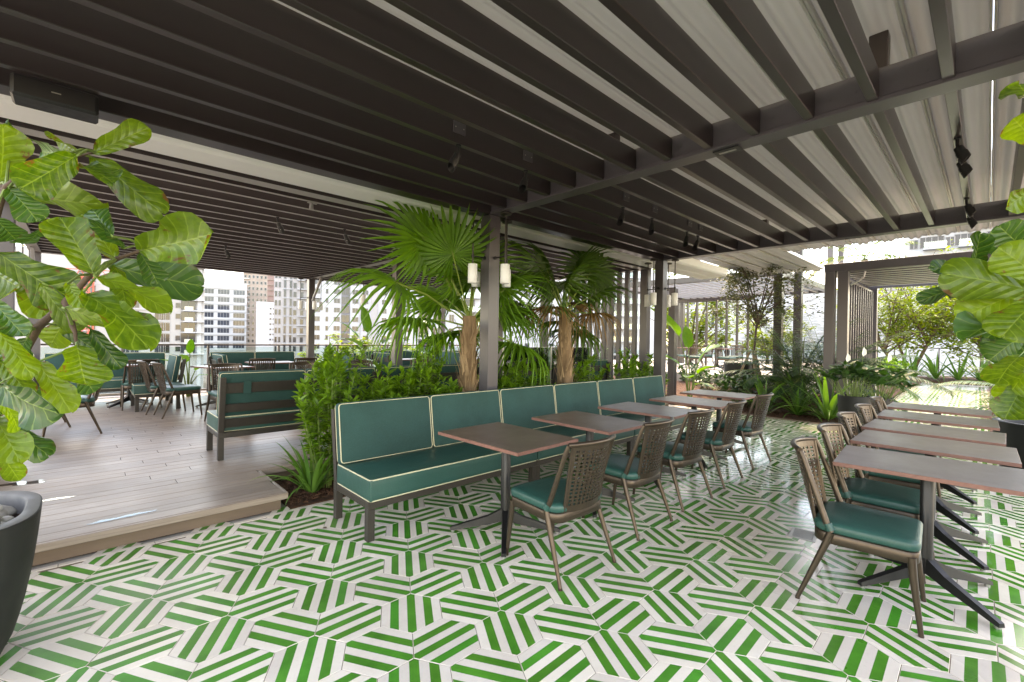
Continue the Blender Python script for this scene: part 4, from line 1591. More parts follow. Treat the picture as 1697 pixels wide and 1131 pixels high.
def make_spot(label, group):
    t = thing('spotlight', label, 'spotlight', (0, 0, 0), 0, group)
    g = MB()
    g.tube([(0, 0, 0.0), (0, 0, -0.012)], 0.02, 14)
    g.tube([(0, 0, -0.012), (0, 0, -0.05), (0.006, 0, -0.075)], [0.010, 0.010, 0.012], 10)
    g.build('stem', 'black_metal', t, True)
    g = MB()
    ax = Vector((0.42, -0.10, -0.9)).normalized()
    p0 = Vector((0.004, 0, -0.066))
    a = ax.orthogonal().normalized()
    b_ = ax.cross(a)
    seg = 24
    vs, fs = [], []
    for d_, r_, cut in ((0.0, 0.012, 0), (0.006, 0.026, 0), (0.05, 0.029, 0), (0.052, 0.033, 0), (0.115, 0.033, 0.022), (0.115, 0.030, 0.022), (0.06, 0.027, 0.0)):
        for k in range(seg):
            th = 2 * math.pi * k / seg
            off = cut * math.cos(th)
            vs.append(p0 + ax * (d_ + off) + (a * math.cos(th) + b_ * math.sin(th)) * r_)
    for i in range(6):
        for k in range(seg):
            k2 = (k + 1) % seg
            fs.append((i * seg + k, i * seg + k2, (i + 1) * seg + k2, (i + 1) * seg + k))
    fs += [tuple(range(seg))[::-1], tuple(6 * seg + k for k in range(seg))]
    g.add(vs, fs)
    bd = g.build('body', 'black_metal', t, True, 45)
    g = MB()
    q = p0 + ax * 0.09 + a * 0.034
    g.tube([q, q + a * 0.006], 0.004, 8)
    g.build('screw', 'steel', bd, True)
    return t


sg = 'black spotlights under the pergola slats'
sp0 = None
y8, y0_ = 0.142 + 8 * PIT + 0.026, 0.142 + 0.026
for x, y, rz, z, lb in ((1.99, y8, 160, RZ0, 'pointing steeply down, left of the two above the near banquette'),
                        (2.69, y8, 205, RZ0, 'tilted almost level, right of the two above the near banquette'),
                        (4.16, y8, 190, RZ0, 'first of the four beyond the main beam above the tables'),
                        (4.76, y8, 215, RZ0, 'second of the four beyond the main beam above the tables'),
                        (5.64, y8, 200, RZ0, 'third of the four beyond the main beam, near the second post'),
                        (5.96, y8, 175, RZ0, 'fourth of the four beyond the main beam, nearest the second post'),
                        (4.30, y0_, 250, RZ0, 'nearest of the four in line at the right above the table row'),
                        (4.66, y0_, 255, RZ0, 'second of the four in line at the right above the table row'),
                        (6.12, y0_, 250, RZ0, 'third of the four in line at the right above the table row'),
                        (6.72, y0_, 258, RZ0, 'farthest of the four in line at the right by the far beam'),
                        (1.75, 5.10 + 0.329 * 3 + 0.03, 20, P2R, 'under the deck pergola, left of the centre'),
                        (2.60, 5.10 + 0.329 * 3 + 0.03, 10, P2R, 'under the deck pergola, nearest the palm'),
                        (1.71, 5.10 + 0.329 * 11 + 0.03, 30, P2R, 'deep under the deck pergola above the second booth'),
                        (4.9, 5.10 + 0.329 * 10 + 0.03, 15, P2R, 'deep under the deck pergola right of the pale beam')):
    lb = 'small black spotlight ' + lb
    if sp0 is None:
        sp0 = make_spot(lb, sg)
        sp0.location, sp0.rotation_euler = (x, y, z), (0, 0, R(rz))
    else:
        dup(sp0, (x, y, z), R(rz), lb, sg)
jb = None
for x, lb in ((1.97, 'above the left spotlight near the banquette'), (2.68, 'above the right spotlight near the banquette'), (4.17, 'above the first spotlight past the beam'),
              (4.77, 'above the second spotlight past the beam'), (5.65, 'above the third spotlight past the beam'), (5.97, 'above the fourth spotlight past the beam')):
    lb = 'square dark cover plate with two screws ' + lb
    loc = (x, y8 - 0.026 - 0.0005, 2.99)
    if jb is None:
        jb = thing('cover_plate', lb, 'cover plate', loc, 0, 'cover plates on the slat sides')
        g = MB()
        g.box((-0.055, -0.012, -0.04), (0.055, 0.0, 0.04), 0.002)
        g.build('plate', 'post_metal', jb)
        for sx in (-0.036, 0.036):
            g = MB()
            g.tube([(sx, -0.012, 0), (sx, -0.0145, 0)], 0.005, 8)
            g.build('screw', 'steel', jb, True)
    else:
        dup(jb, loc, 0, lb)
# speaker on the slats at upper left
t = thing('ceiling_speaker', 'black wedge speaker fixed under the slats at the upper left', 'speaker', (-0.30, 3.66, 2.882))
g = MB()
g.box((0.0, 0.02, -0.12), (0.36, 0.20, 0.0), 0.012)
g.build('cabinet', 'speaker_black', t)
g = MB()
g.box((0.012, 0.008, -0.112), (0.348, 0.0195, -0.008), 0.008)
g.build('grille', 'black_metal', t)
g = MB()
g.box((0.16, 0.0055, -0.063), (0.20, 0.0075, -0.057), 0.0005)
g.build('badge', 'steel', t)
# little sensor on the deck pergola edge
t = thing('ceiling_sensor', 'tiny pale sensor under the front edge of the deck pergola', 'sensor', (1.83, 5.16, P2R))
g = MB()
g.box((-0.05, -0.01, -0.006), (0.05, 0.03, 0), 0.002)
g.build('base', 'steel', t)
g = MB()
g.tube([(-0.01, 0.01, -0.006), (-0.01, 0.01, -0.07)], [0.018, 0.024], 12)
g.build('body', 'grey_paint', t, True)
t = thing('exit_plate', 'flat dark junction plate let into the underside of the main beam', 'cover plate', (3.395, 1.33, BZ))
g = MB()
g.box((-0.045, -0.09, -0.012), (0.045, 0.09, -0.0005), 0.002)
g.build('plate', 'black_metal', t)
g = MB()
g.box((-0.012, -0.06, -0.0155), (0.012, 0.06, -0.0125), 0.001)
g.build('latch', 'steel', t)

# a few fallen leaves on the tiles
for x, y, rz, ma, lb in ((4.192, 0.213, 0.6, 'fallen_yellow', 'small fallen yellow leaf on the tiles under the nearest right hand table'), (1.361, 3.444, 2.0, 'bark', 'tiny brown fallen leaf on the tiles beside the banquette leg'),
                         (1.15, 1.45, 2.9, 'bark', 'tiny brown fallen leaf on the open tiles in the foreground'), (5.35, 1.45, 1.1, 'fallen_yellow', 'small yellow leaf on the wet tiles between the table rows')):
    me = leaves_mesh('fallen_leaf', [(0, 0, 0.004)], [(1, 0.1, 0.04)], [(0.1, 0.2, 1)], [0.05], ma, leaf_template(0.5, 0.2, 0.25))
    o = put('fallen_leaf', me, None, (x, y, 0.002), (0, 0, rz))
    tag(o, lb, 'leaf', 'fallen leaves on the tiles')

# ================================================================== PLANTS
def fig_leaf_mesh(seed, droop, cup):
    """Fiddle shaped blade, unit length along +Y, width 1 (scaled later), wavy rim, UVs for the veins."""
    rg = random.Random(seed)
    vs_, us_ = 13, 8
    prof = [(0, .03), (.04, .16), (.12, .46), (.22, .58), (.34, .62), (.46, .70), (.58, .86), (.70, .985), (.80, 1.0), (.89, .86), (.95, .60), (.985, .33), (1, .05)]
    ph = [rg.uniform(0, 6.28) for _ in range(4)]
    V, F, UV = [], [], []
    side = rg.uniform(-0.10, 0.10)
    for i, (v, w) in enumerate(prof):
        for j in range(us_ + 1):
            u = -1 + 2 * j / us_
            ww = w * (1 + 0.06 * math.sin(9 * v + ph[0] * (1 if u > 0 else 2)))
            x = 0.5 * ww * u + side * v * v
            wave = 0.055 * abs(u) ** 2 * math.sin(11 * v + ph[1] + (1.7 if u > 0 else 0)) + 0.02 * math.sin(5 * v + ph[2])
            z = -droop * v * v + cup * 0.35 * (u * u) * w * 0.5 + wave - 0.03 * (1 - abs(u)) * 0
            V.append((x, v, z))
            UV.append((j / us_, v))
    for i in range(vs_ - 1):
        for j in range(us_):
            a = i * (us_ + 1) + j
            F.append((a, a + 1, a + us_ + 2, a + us_ + 1))
    me = bpy.data.meshes.new('leaf')
    me.from_pydata(V, [], F)
    uvl = me.uv_layers.new(name='UVMap')
    for lp in me.loops:
        uvl.data[lp.index].uv = UV[lp.vertex_index]
    me.polygons.foreach_set('use_smooth', [True] * len(F))
    return me


FLV = []
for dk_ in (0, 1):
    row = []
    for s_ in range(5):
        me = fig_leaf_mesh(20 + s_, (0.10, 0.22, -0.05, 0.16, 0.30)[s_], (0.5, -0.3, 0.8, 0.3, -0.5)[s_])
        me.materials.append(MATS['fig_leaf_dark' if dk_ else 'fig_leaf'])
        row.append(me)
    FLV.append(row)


def make_fig(label, leaves, stems, base, rad0, seed):
    t = thing('fiddle_leaf_fig', label, 'potted tree', base)
    base = Vector(base)
    rg = random.Random(seed)
    for k, st in enumerate(stems):
        g = MB()
        n = len(st)
        r0 = rad0 if k == 0 else rad0 * 0.62
        pts = [Vector(p) - base for p in st]
        # ease the polyline
        ease = [pts[0]]
        for a, b_ in zip(pts[:-1], pts[1:]):
            ease += [a.lerp(b_, 0.35) + Vector((rg.uniform(-.006, .006),) * 3), a.lerp(b_, 0.7), b_]
        g.tube(ease, [r0 * (1 - 0.72 * i / (len(ease) - 1)) * (1.12 if i % 3 == 0 else 0.95) for i in range(len(ease))], 8)
        g.build('trunk' if k == 0 else 'branch', 'stem_brown', t, True, 60)
    allp = [Vector(p) for st in stems for p in st]
    pet = MB()
    for (bx, by, bz, tx, ty, tz, w, nx, ny, nz, dk_) in leaves:
        B, T = Vector((bx, by, bz)), Vector((tx, ty, tz))
        ln = (T - B).length
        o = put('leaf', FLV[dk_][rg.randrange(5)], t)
        w = max(w, 0.42)
        place(o, B - base, T - B, (nx, ny, nz), (ln * w, ln, ln))
        q = min(allp, key=lambda p: (p - B).length)
        m_ = q.lerp(B, 0.5) + Vector((0, 0, 0.015))
        pet.tube([q - base, m_ - base, B - base, B.lerp(T, 0.04) - base], [0.006, 0.005, 0.0045, 0.003], 6)
    tag(pet.build('leaf_stalks', 'stem_green', t, True), kind='stuff')
    return t


def round_pot(name, label, loc, r, h, mat, rim, belly=0.0, sq=0.6, fill='soil', group=None, foot=0.7):
    t = thing(name, label, 'planter', loc, 0, group)
    prof = [(r * foot * 0.6, 0.0), (r * foot * 0.9, 0.004), (r * foot, 0.02)]
    for k in range(1, 9):
        v = k / 8
        prof.append((r * (foot + (1 - foot) * (v ** 0.62)) * (1 + belly * math.sin(math.pi * v)), 0.02 + (h - 0.03) * v))
    prof += [(r * 1.0, h - 0.004), (r * 0.985, h)]
    g = MB()
    g.lathe(prof, 56, (0, 0, 0), 0, sq)
    g.build('body', mat, t, True, 50)
    g = MB()
    g.lathe([(r * 0.986, h), (r * 0.975, h + 0.003), (r * 0.87, h + 0.003), (r * 0.855, h - 0.004), (r * 0.845, h - 0.10), (r * 0.83, h - 0.2)], 56, (0, 0, 0), 0, sq)
    g.build('rim', rim, t, True, 50)
    g = MB()
    vs = []
    n_ = 56
    rg = random.Random(9)
    for k in range(n_):
        a = 2 * math.pi * k / n_
        f = (abs(math.cos(a)) ** (2 + sq) + abs(math.sin(a)) ** (2 + sq)) ** (-1 / (2 + sq))
        vs.append((r * 0.835 * f * math.cos(a), r * 0.835 * f * math.sin(a), h - 0.085))
    for k in range(n_):
        x, y, z = vs[k]
        vs.append((x * 0.5, y * 0.5, z + rg.uniform(0, 0.02)))
    vs.append((0, 0, h - 0.06))
    fs = [(k, (k + 1) % n_, n_ + (k + 1) % n_, n_ + k) for k in range(n_)] + [(n_ + k, n_ + (k + 1) % n_, 2 * n_) for k in range(n_)]
    g.add(vs, fs)
    g.build('potting_soil', fill, t, True)
    return t


pa = round_pot('planter', 'big smooth dark stone planter with pale rim and grey pebbles at the left', (-0.52, 3.12, 0.0), 0.385, 0.645, 'planter', 'planter_rim', 0.02, 0.9)
# pebbles lying in it
rg = random.Random(31)
pm = []
for s_ in range(4):
    g = MB()
    vs, fs = [], []
    nu, nv = 10, 6
    for j in range(nv + 1):
        for i in range(nu):
            th, ph_ = 2 * math.pi * i / nu, math.pi * j / nv
            k_ = 1 + 0.10 * math.sin(2 * th + s_) + 0.06 * math.sin(3 * ph_ + s_)
            vs.append((0.058 * k_ * math.sin(ph_) * math.cos(th), 0.040 * k_ * math.sin(ph_) * math.sin(th), 0.024 * math.cos(ph_)))
    for j in range(nv):
        for i in range(nu):
            fs.append((j * nu + i, (j + 1) * nu + i, (j + 1) * nu + (i + 1) % nu, j * nu + (i + 1) % nu))
    g.add(vs, fs)
    pm.append(g.mesh('pebble', 'pebble', True, 80))
put_p = []
tries = 0
while len(put_p) < 36 and tries < 4000:
    tries += 1
    a, q = rg.uniform(0, 6.28), 0.10 + 0.195 * math.sqrt(rg.random())
    x, y = q * math.cos(a), q * math.sin(a)
    lay = 0 if len(put_p) < 24 else 1
    if q < 0.035 or any((x - u) ** 2 + (y - v) ** 2 < 0.0036 and l_ == lay for u, v, l_ in put_p):
        continue
    put_p.append((x, y, lay))
    s_ = rg.uniform(0.75, 1.25)
    o = put('pebble', pm[rg.randrange(4)], None, (-0.52 + x, 3.12 + y, 0.598 + 0.032 * lay), (rg.uniform(-.2, .2), rg.uniform(-.2, .2), rg.uniform(0, 3.1)), s_)
    tag(o, 'smooth grey pebble lying with others inside the big stone planter at the left', 'pebble', 'grey pebbles in the stone planter')
FIG_A = [(0.172, 2.379, 1.806, 0.365, 2.038, 1.84, 0.487, -0.395, -1.327, -0.158, 0), (0.02, 2.9, 2.302, 0.218, 2.784, 2.451, 0.309, -0.262, -0.923, -0.147, 0), (-0.018, 2.525, 2.179, -0.177, 2.518, 2.006, 0.64, 0.38, -0.707, -0.044, 0), (-0.279, 3.119, 2.139, -0.246, 2.958, 2.354, 0.674, 0.185, -0.78, 0.054, 0), (0.03, 2.869, 2.277, 0.179, 2.564, 2.074, 0.226, 0.1, -0.962, -0.285, 0), (-0.034, 2.706, 2.187, 0.076, 2.438, 2.102, 0.343, 0.284, -0.929, 0.041, 0), (-0.106, 3.014, 2.177, 0.018, 2.893, 2.053, 0.556, 0.293, -0.97, 0.136, 0), (-0.245, 2.975, 2.095, 0.005, 2.687, 1.98, 0.253, -0.114, -0.73, -0.649, 0), (-0.215, 2.642, 2.026, -0.132, 2.578, 1.917, 0.754, 0.042, -1.106, 0.384, 1), (0.03, 2.492, 1.705, -0.064, 2.525, 1.931, 0.652, 0.113, -1.169, -0.311, 0), (0.106, 2.723, 1.795, 0.005, 2.732, 2.007, 0.534, 0.303, -1.307, -0.316, 0), (0.084, 2.459, 1.86, 0.007, 2.593, 2.013, 0.407, -0.153, -1.241, -0.248, 1), (0.031, 2.407, 1.688, 0.251, 2.236, 1.6, 0.42, 0.303, -0.807, 0.72, 0), (0.001, 2.422, 1.623, 0.181, 2.153, 1.465, 0.456, 0.181, -1.07, 0.799, 0), (0.095, 3.011, 1.808, 0.367, 2.765, 1.683, 0.573, -0.326, -1.037, -0.38, 1), (-0.266, 2.875, 1.799, -0.049, 2.795, 1.594, 0.658, -0.337, -1.359, -0.312, 0), (-0.323, 3.152, 1.766, -0.202, 2.963, 1.648, 0.673, -0.237, -0.608, -0.135, 0), (-0.059, 2.583, 1.567, 0.131, 2.23, 1.446, 0.28, -0.28, -0.858, -0.457, 0), (-0.241, 2.664, 1.474, -0.142, 2.539, 1.316, 0.357, 0.471, -1.299, 0.026, 0), (-0.152, 2.984, 1.335, -0.038, 2.818, 1.136, 0.407, 0.015, -1.203, 0.5, 0), (-0.016, 2.449, 1.416, 0.0, 2.379, 1.263, 1.005, 0.315, -0.734, 0.027, 0), (-0.239, 2.656, 1.258, -0.09, 2.407, 1.149, 0.515, -0.15, -0.697, -0.237, 1), (-0.239, 2.668, 1.217, -0.167, 2.713, 1.061, 0.372, 0.467, -1.067, 0.638, 0), (-0.27, 3.03, 0.949, -0.204, 3.035, 0.772, 0.454, 0.072, -1.303, 0.287, 0), (-0.195, 3.079, 1.214, -0.121, 3.114, 1.143, 0.673, 0.176, -0.755, 0.243, 1), (-0.043, 2.902, 1.552, -0.125, 2.962, 1.391, 0.608, 0.177, -1.185, 0.596, 0), (-0.252, 3.179, 2.339, -0.265, 3.023, 2.392, 0.551, 0.215, -1.322, 0.516, 1), (-0.053, 2.533, 2.174, -0.156, 2.758, 2.223, 0.304, -0.228, -0.855, -0.368, 1), (-0.001, 2.825, 2.272, -0.1, 3.033, 2.381, 0.3, -0.381, -0.622, -0.717, 0), (0.105, 2.796, 1.775, 0.147, 2.602, 1.643, 0.353, 0.18, -0.693, 0.319, 0), (-0.219, 3.105, 1.718, -0.121, 2.886, 1.569, 0.457, -0.079, -0.683, 0.431, 0), (-0.127, 2.793, 1.674, -0.054, 2.705, 1.482, 0.508, -0.34, -0.923, -0.23, 0), (-0.075, 2.961, 1.497, 0.048, 2.852, 1.373, 0.491, 0.219, -0.982, -0.326, 1), (0.026, 2.85, 1.485, 0.132, 2.83, 1.296, 0.435, -0.123, -0.769, 0.057, 1), (-0.263, 2.791, 1.587, -0.17, 2.671, 1.442, 0.469, -0.229, -0.9, 0.159, 1), (-0.258, 2.94, 1.334, -0.169, 2.806, 1.236, 0.498, 0.295, -1.342, 0.77, 0), (-0.046, 2.564, 1.664, -0.009, 2.436, 1.587, 0.414, -0.051, -0.759, 0.057, 0), (-0.254, 3.136, 1.03, -0.145, 2.898, 0.973, 0.354, -0.064, -0.953, 0.622, 1), (-0.286, 3.076, 1.084, -0.196, 2.799, 0.965, 0.31, 0.117, -0.996, 0.34, 0), (0.125, 2.561, 1.83, 0.063, 2.452, 1.921, 0.57, -0.152, -0.773, 0.622, 1), (0.181, 2.586, 1.826, 0.243, 2.559, 1.691, 0.707, 0.249, -1.017, 0.237, 1), (-0.03, 2.609, 1.345, 0.046, 2.632, 1.207, 0.567, -0.049, -1.285, 0.52, 1), (-0.168, 2.772, 1.441, -0.215, 2.843, 1.338, 0.641, -0.217, -0.75, -0.372, 1), (-0.162, 3.064, 2.085, -0.079, 2.915, 2.154, 0.552, -0.08, -0.88, -0.334, 0), (-0.275, 2.896, 1.948, -0.213, 2.954, 1.864, 0.943, -0.056, -1.145, -0.27, 1), (-0.117, 2.535, 1.866, -0.176, 2.711, 1.786, 0.394, 0.301, -0.627, -0.047, 1)]
FIG_B = [(2.833, -0.138, 1.691, 2.612, 0.072, 1.785, 0.588, -0.936, 0.362, 0.257, 0), (2.872, -0.107, 1.712, 2.795, 0.095, 1.597, 0.642, -0.877, 0.142, 0.013, 0), (2.68, -0.131, 1.651, 2.582, -0.027, 1.547, 1.053, -1.156, 0.372, 0.258, 0), (2.773, -0.15, 1.719, 2.669, -0.046, 1.866, 0.737, -0.83, -0.117, 0.094, 0), (3.025, 0.093, 1.79, 2.861, 0.164, 1.849, 0.487, -0.673, -0.123, 0.3, 1), (3.103, -0.05, 1.909, 3.11, 0.021, 1.999, 1.265, -1.378, -0.248, -0.034, 1), (2.975, 0.071, 1.769, 2.877, 0.202, 1.679, 0.27, -0.634, 0.052, -0.307, 1), (2.996, 0.052, 1.75, 2.731, 0.133, 1.676, 0.136, -0.66, 0.051, 0.257, 1), (3.011, 0.038, 1.829, 2.796, 0.079, 1.902, 0.388, -0.648, 0.294, 0.043, 1), (2.439, -0.108, 2.376, 2.218, -0.043, 2.284, 0.396, -1.098, 0.389, -0.649, 0), (2.435, -0.105, 2.193, 2.438, -0.039, 2.306, 0.914, -0.914, 0.396, -0.218, 0), (2.514, -0.111, 2.054, 2.408, -0.03, 1.973, 0.537, -1.299, -0.347, -0.452, 0), (3.022, -0.11, 1.618, 2.673, 0.068, 1.543, 0.267, -1.168, 0.32, 0.618, 1), (3.153, -0.097, 1.597, 3.087, 0.014, 1.522, 0.866, -0.697, 0.189, 0.486, 1), (3.068, -0.016, 1.847, 3.03, 0.057, 1.765, 0.966, -0.992, -0.283, 0.353, 1), (3.027, -0.115, 1.884, 2.903, -0.031, 1.983, 0.745, -0.688, -0.171, -0.324, 1), (2.791, -0.167, 1.509, 2.738, -0.084, 1.604, 1.049, -1.136, -0.045, 0.31, 0), (3.089, -0.036, 1.769, 2.818, 0.037, 1.685, 0.382, -0.628, -0.278, -0.548, 1)]
FIG_C = [(7.81, -0.243, 1.576, 7.665, -0.017, 1.361, 0.968, -0.957, -0.002, 0.137, 1), (7.663, -0.241, 1.37, 7.33, -0.057, 1.114, 0.77, -0.602, 0.185, 0.745, 0), (7.564, -0.285, 1.173, 7.476, -0.084, 0.878, 1.015, -0.72, 0.292, 0.194, 0), (7.618, -0.267, 1.035, 7.303, -0.126, 0.712, 0.712, -0.667, -0.13, 0.431, 0), (8.042, -0.325, 1.297, 8.073, -0.251, 1.58, 1.059, -0.894, -0.16, 0.116, 1), (7.626, -0.344, 0.941, 7.552, -0.248, 0.675, 1.004, -0.679, 0.139, -0.027, 0), (8.161, -0.3, 1.689, 8.017, -0.08, 1.541, 0.954, -0.693, 0.15, 0.566, 1), (7.813, -0.384, 1.237, 7.727, -0.294, 0.963, 1.037, -0.608, -0.074, -0.118, 0), (8.112, -0.254, 1.472, 7.895, -0.005, 1.539, 0.813, -0.922, -0.184, -0.062, 1), (8.207, -0.206, 1.581, 7.891, -0.076, 1.755, 0.688, -0.842, -0.289, 0.794, 1), (8.034, -0.317, 1.792, 7.943, -0.15, 1.684, 1.423, -0.724, 0.128, -0.135, 1), (8.236, -0.372, 1.871, 7.958, -0.294, 1.579, 0.7, -1.016, -0.243, -0.32, 1)]
STEM_A = [[(-0.362, 3.005, 0.74), (-0.339, 3.01, 0.955), (-0.236, 2.94, 1.229), (-0.147, 2.855, 1.48), (-0.052, 2.766, 1.601), (0.023, 2.694, 1.72), (0.103, 2.632, 1.789), (0.2, 2.567, 1.84)], [(-0.339, 3.01, 0.955), (-0.333, 3.005, 1.437), (-0.313, 2.986, 1.775), (-0.244, 2.92, 2.088), (-0.151, 2.831, 2.188), (-0.042, 2.728, 2.217), (0.033, 2.67, 2.248)], [(-0.052, 2.766, 1.601), (-0.032, 2.719, 1.496), (-0.016, 2.676, 1.406)], [(-0.236, 2.94, 1.229), (-0.275, 2.949, 1.204), (-0.29, 2.936, 1.077)]]
STEM_B = [[(2.731, -0.386, 1.339), (2.783, -0.298, 1.51), (2.831, -0.205, 1.678), (2.944, -0.105, 1.744), (2.976, 0.002, 1.788), (2.987, 0.088, 1.774)], [(2.783, -0.298, 1.51), (2.649, -0.239, 1.815), (2.534, -0.171, 2.066), (2.44, -0.11, 2.291)]]
STEM_C = [[(7.936, -0.362, 0.607), (7.909, -0.337, 1.023), (7.958, -0.315, 1.439), (8.008, -0.293, 1.791)]]
STEM_A[0].insert(0, (-0.50, 3.10, 0.57))
make_fig('tall fiddle leaf fig at the left growing from the stone planter with pebbles', FIG_A, STEM_A, (-0.50, 3.10, 0.57), 0.026, 1)
STEM_B[0].insert(0, (2.60, -0.66, 0.50))
make_fig('fiddle leaf fig reaching in from the right edge over the nearest table', FIG_B, STEM_B, (2.60, -0.66, 0.50), 0.022, 2)
round_pot('planter', 'dark planter of the right hand fig just outside the frame edge', (2.58, -0.68, 0.0), 0.30, 0.56, 'planter', 'planter_rim', 0.02, 0.6)
STEM_C[0][0] = (7.97, -0.45, 0.52)
make_fig('bushy dark leaved fig in the black pot behind the right hand tables', FIG_C, STEM_C, (7.97, -0.45, 0.52), 0.018, 3)
round_pot('planter', 'wide black plastic pot beside the far end of the right hand tables', (7.98, -0.46, 0.0), 0.42, 0.60, 'plastic_pot', 'plastic_pot', 0.02, 0.0, 'soil', None, 0.82)
round_pot('planter', 'dark round planter at the left edge of the deck, nearer of two', (-0.78, 5.78, DZ), 0.30, 0.50, 'planter', 'planter', 0.06, 0.2, 'soil', 'dark round planters at the left of the deck', 0.55)
round_pot('planter', 'dark round planter at the left edge of the deck, farther of two', (-0.80, 7.05, DZ), 0.34, 0.55, 'planter', 'planter', 0.06, 0.2, 'soil', 'dark round planters at the left of the deck', 0.55)
round_pot('planter', 'slate coloured planter under the glossy leaves beside the chairs', (9.28, 1.52, 0), 0.23, 0.62, 'planter', 'planter', 0.0, 0.0, 'soil', 'planters at the mouth of the walkway', 0.85)
round_pot('planter', 'black planter nearest the walkway corner under the glossy leaves', (9.72, 1.25, 0), 0.19, 0.58, 'plastic_pot', 'plastic_pot', 0.0, 0.0, 'soil', 'planters at the mouth of the walkway', 0.85)
round_pot('planter', 'square looking black pot behind the staked young tree', (13.25, 4.75, 0.30), 0.36, 0.62, 'plastic_pot', 'steel', 0.0, 2.5, 'soil', None, 0.9)


# ------------------------------------------------------------------ shrubs
def shrub(name, label, cat, loc, h, r, nst, per, seed, llen, mat, group=None, tmpl=None, upr=0.75, stem='stem_green', low=0.25):
    """Stems fanning up from the ground, leaves spiralling along them, densest at the tips."""
    rg = np.random.RandomState(seed)
    t = thing(name, label, cat, loc, 0, group)
    g = MB()
    Pp, Y, Z, S = [], [], [], []
    for s_ in range(nst):
        a = rg.uniform(0, 2 * math.pi)
        q = r * math.sqrt(rg.uniform(0, 1))
        hh = h * (1 - 0.35 * (q / r) ** 2) * rg.uniform(0.72, 1.05)
        bx, by = 0.35 * q * math.cos(a), 0.35 * q * math.sin(a)
        tx, ty = q * math.cos(a), q * math.sin(a)
        mx_, my_ = (bx + tx) / 2 + rg.uniform(-.05, .05), (by + ty) / 2 + rg.uniform(-.05, .05)
        pts = []
        for k in range(7):
            v = k / 6
            pts.append(((1 - v) ** 2 * bx + 2 * v * (1 - v) * mx_ + v * v * tx, (1 - v) ** 2 * by + 2 * v * (1 - v) * my_ + v * v * ty, hh * v))
        g.tube(pts, [0.006 * (1 - 0.7 * k / 6) + 0.001 for k in range(7)], 5)
        pts = np.array(pts)
        for i in range(per):
            v = low + (1 - low) * (rg.uniform(0, 1) ** 0.8)
            if i > per * 0.72:
                v = rg.uniform(0.86, 1.0)
            f = v * 6
            k = min(5, int(f))
            p = pts[k] + (pts[k + 1] - pts[k]) * (f - k)
            b_ = rg.uniform(0, 2 * math.pi)
            el = rg.uniform(0.0, upr) + 0.5 * (v > 0.88)
            y = np.array([math.cos(b_) * math.cos(el), math.sin(b_) * math.cos(el), math.sin(el)])
            Pp.append(p)
            Y.append(y)
            Z.append(np.array([0, 0, 1.0]) + rg.uniform(-.45, .45, 3))
            S.append(llen * rg.uniform(0.6, 1.2))
    tag(g.build('stem', stem, t, True), kind='stuff')
    me = leaves_mesh('foliage', Pp, Y, Z, S, mat, leaf_template(0.34) if tmpl is None else tmpl)
    tag(put('foliage', me, t), kind='stuff')
    return t


hg = 'leafy shrubs in the bed behind the banquette'
for k, (x, y, h, r, n, lb) in enumerate((
        (1.72, 4.34, 1.02, 0.30, 26, 'tall bright leafy shrub at the end of the bed, overhanging the first banquette section'),
        (1.98, 4.62, 1.20, 0.26, 20, 'upright bright shrub against the back of the slatted banquette'),
        (2.30, 4.36, 0.92, 0.28, 22, 'rounded bright shrub behind the first banquette cushion'),
        (2.68, 4.52, 1.00, 0.28, 20, 'bright shrub behind the seam of the first banquette cushions'),
        (3.00, 4.30, 0.86, 0.24, 18, 'low bright shrub just left of the nearer palm trunk'),
        (3.05, 4.68, 1.12, 0.24, 16, 'taller bright shrub behind the low one near the palm trunk'),
        (3.86, 4.36, 0.94, 0.30, 22, 'green shrub right of the big dark post'),
        (4.32, 4.55, 0.96, 0.30, 22, 'green shrub between the big post and the farther palm'),
        (4.78, 4.38, 0.86, 0.28, 18, 'green shrub close to the farther palm trunk'),
        (5.75, 4.40, 1.00, 0.26, 18, 'narrow yellow green shrub right of the farther palm trunk'),
        (6.35, 4.55, 0.82, 0.28, 14, 'low shrub between the farther palm and the end post'),
        (6.98, 4.45, 1.02, 0.32, 22, 'yellow green shrub just before the end post'),
        (7.65, 4.35, 0.95, 0.30, 18, 'yellow green shrub behind the end post'))):
    shrub('shrub', lb, 'shrub', (x, y, 0.03), h * 1.24, r * 1.12, n + 4, 50, 100 + k, 0.098, 'hedge_leaf', hg, leaf_template(0.38, 0.14, 0.20))


# ------------------------------------------------------------------ strap leaved clumps
def blade_mesh(seed, bend):
    rg = random.Random(seed)
    V, F = [], []
    n = 10
    for i in range(n + 1):
        v = i / n
        w = 0.055 * (0.75 + 0.5 * math.sin(math.pi * min(1, v * 1.05) ** 0.8)) * (1 - v ** 3.5) + 0.0015
        a = bend * v ** 1.7
        y = v * (1 - 0.30 * abs(a) / 1.6) * math.cos(a * 0.35) if False else None
        V += [(-w / 2, v, 0), (0, v, -w * 0.22), (w / 2, v, 0)]
    # bend in the YZ plane
    out = []
    py, pz, ang = 0.0, 0.0, 0.0
    for i in range(n + 1):
        v = i / n
        if i:
            ang = -bend * v ** 1.6
            py += math.cos(ang) / n
            pz += math.sin(ang) / n
        for j in range(3):
            x, _, dz = V[i * 3 + j]
            out.append((x + 0.03 * math.sin(2.2 * v + seed) * v, py - dz * math.sin(ang), pz + dz * math.cos(ang)))
    for i in range(n):
        for j in range(2):
            a = i * 3 + j
            F.append((a, a + 1, a + 4, a + 3))
    me = bpy.data.meshes.new('blade')
    me.from_pydata(out, [], F)
    me.materials.append(MATS['strap_leaf'])
    me.polygons.foreach_set('use_smooth', [True] * len(F))
    return me


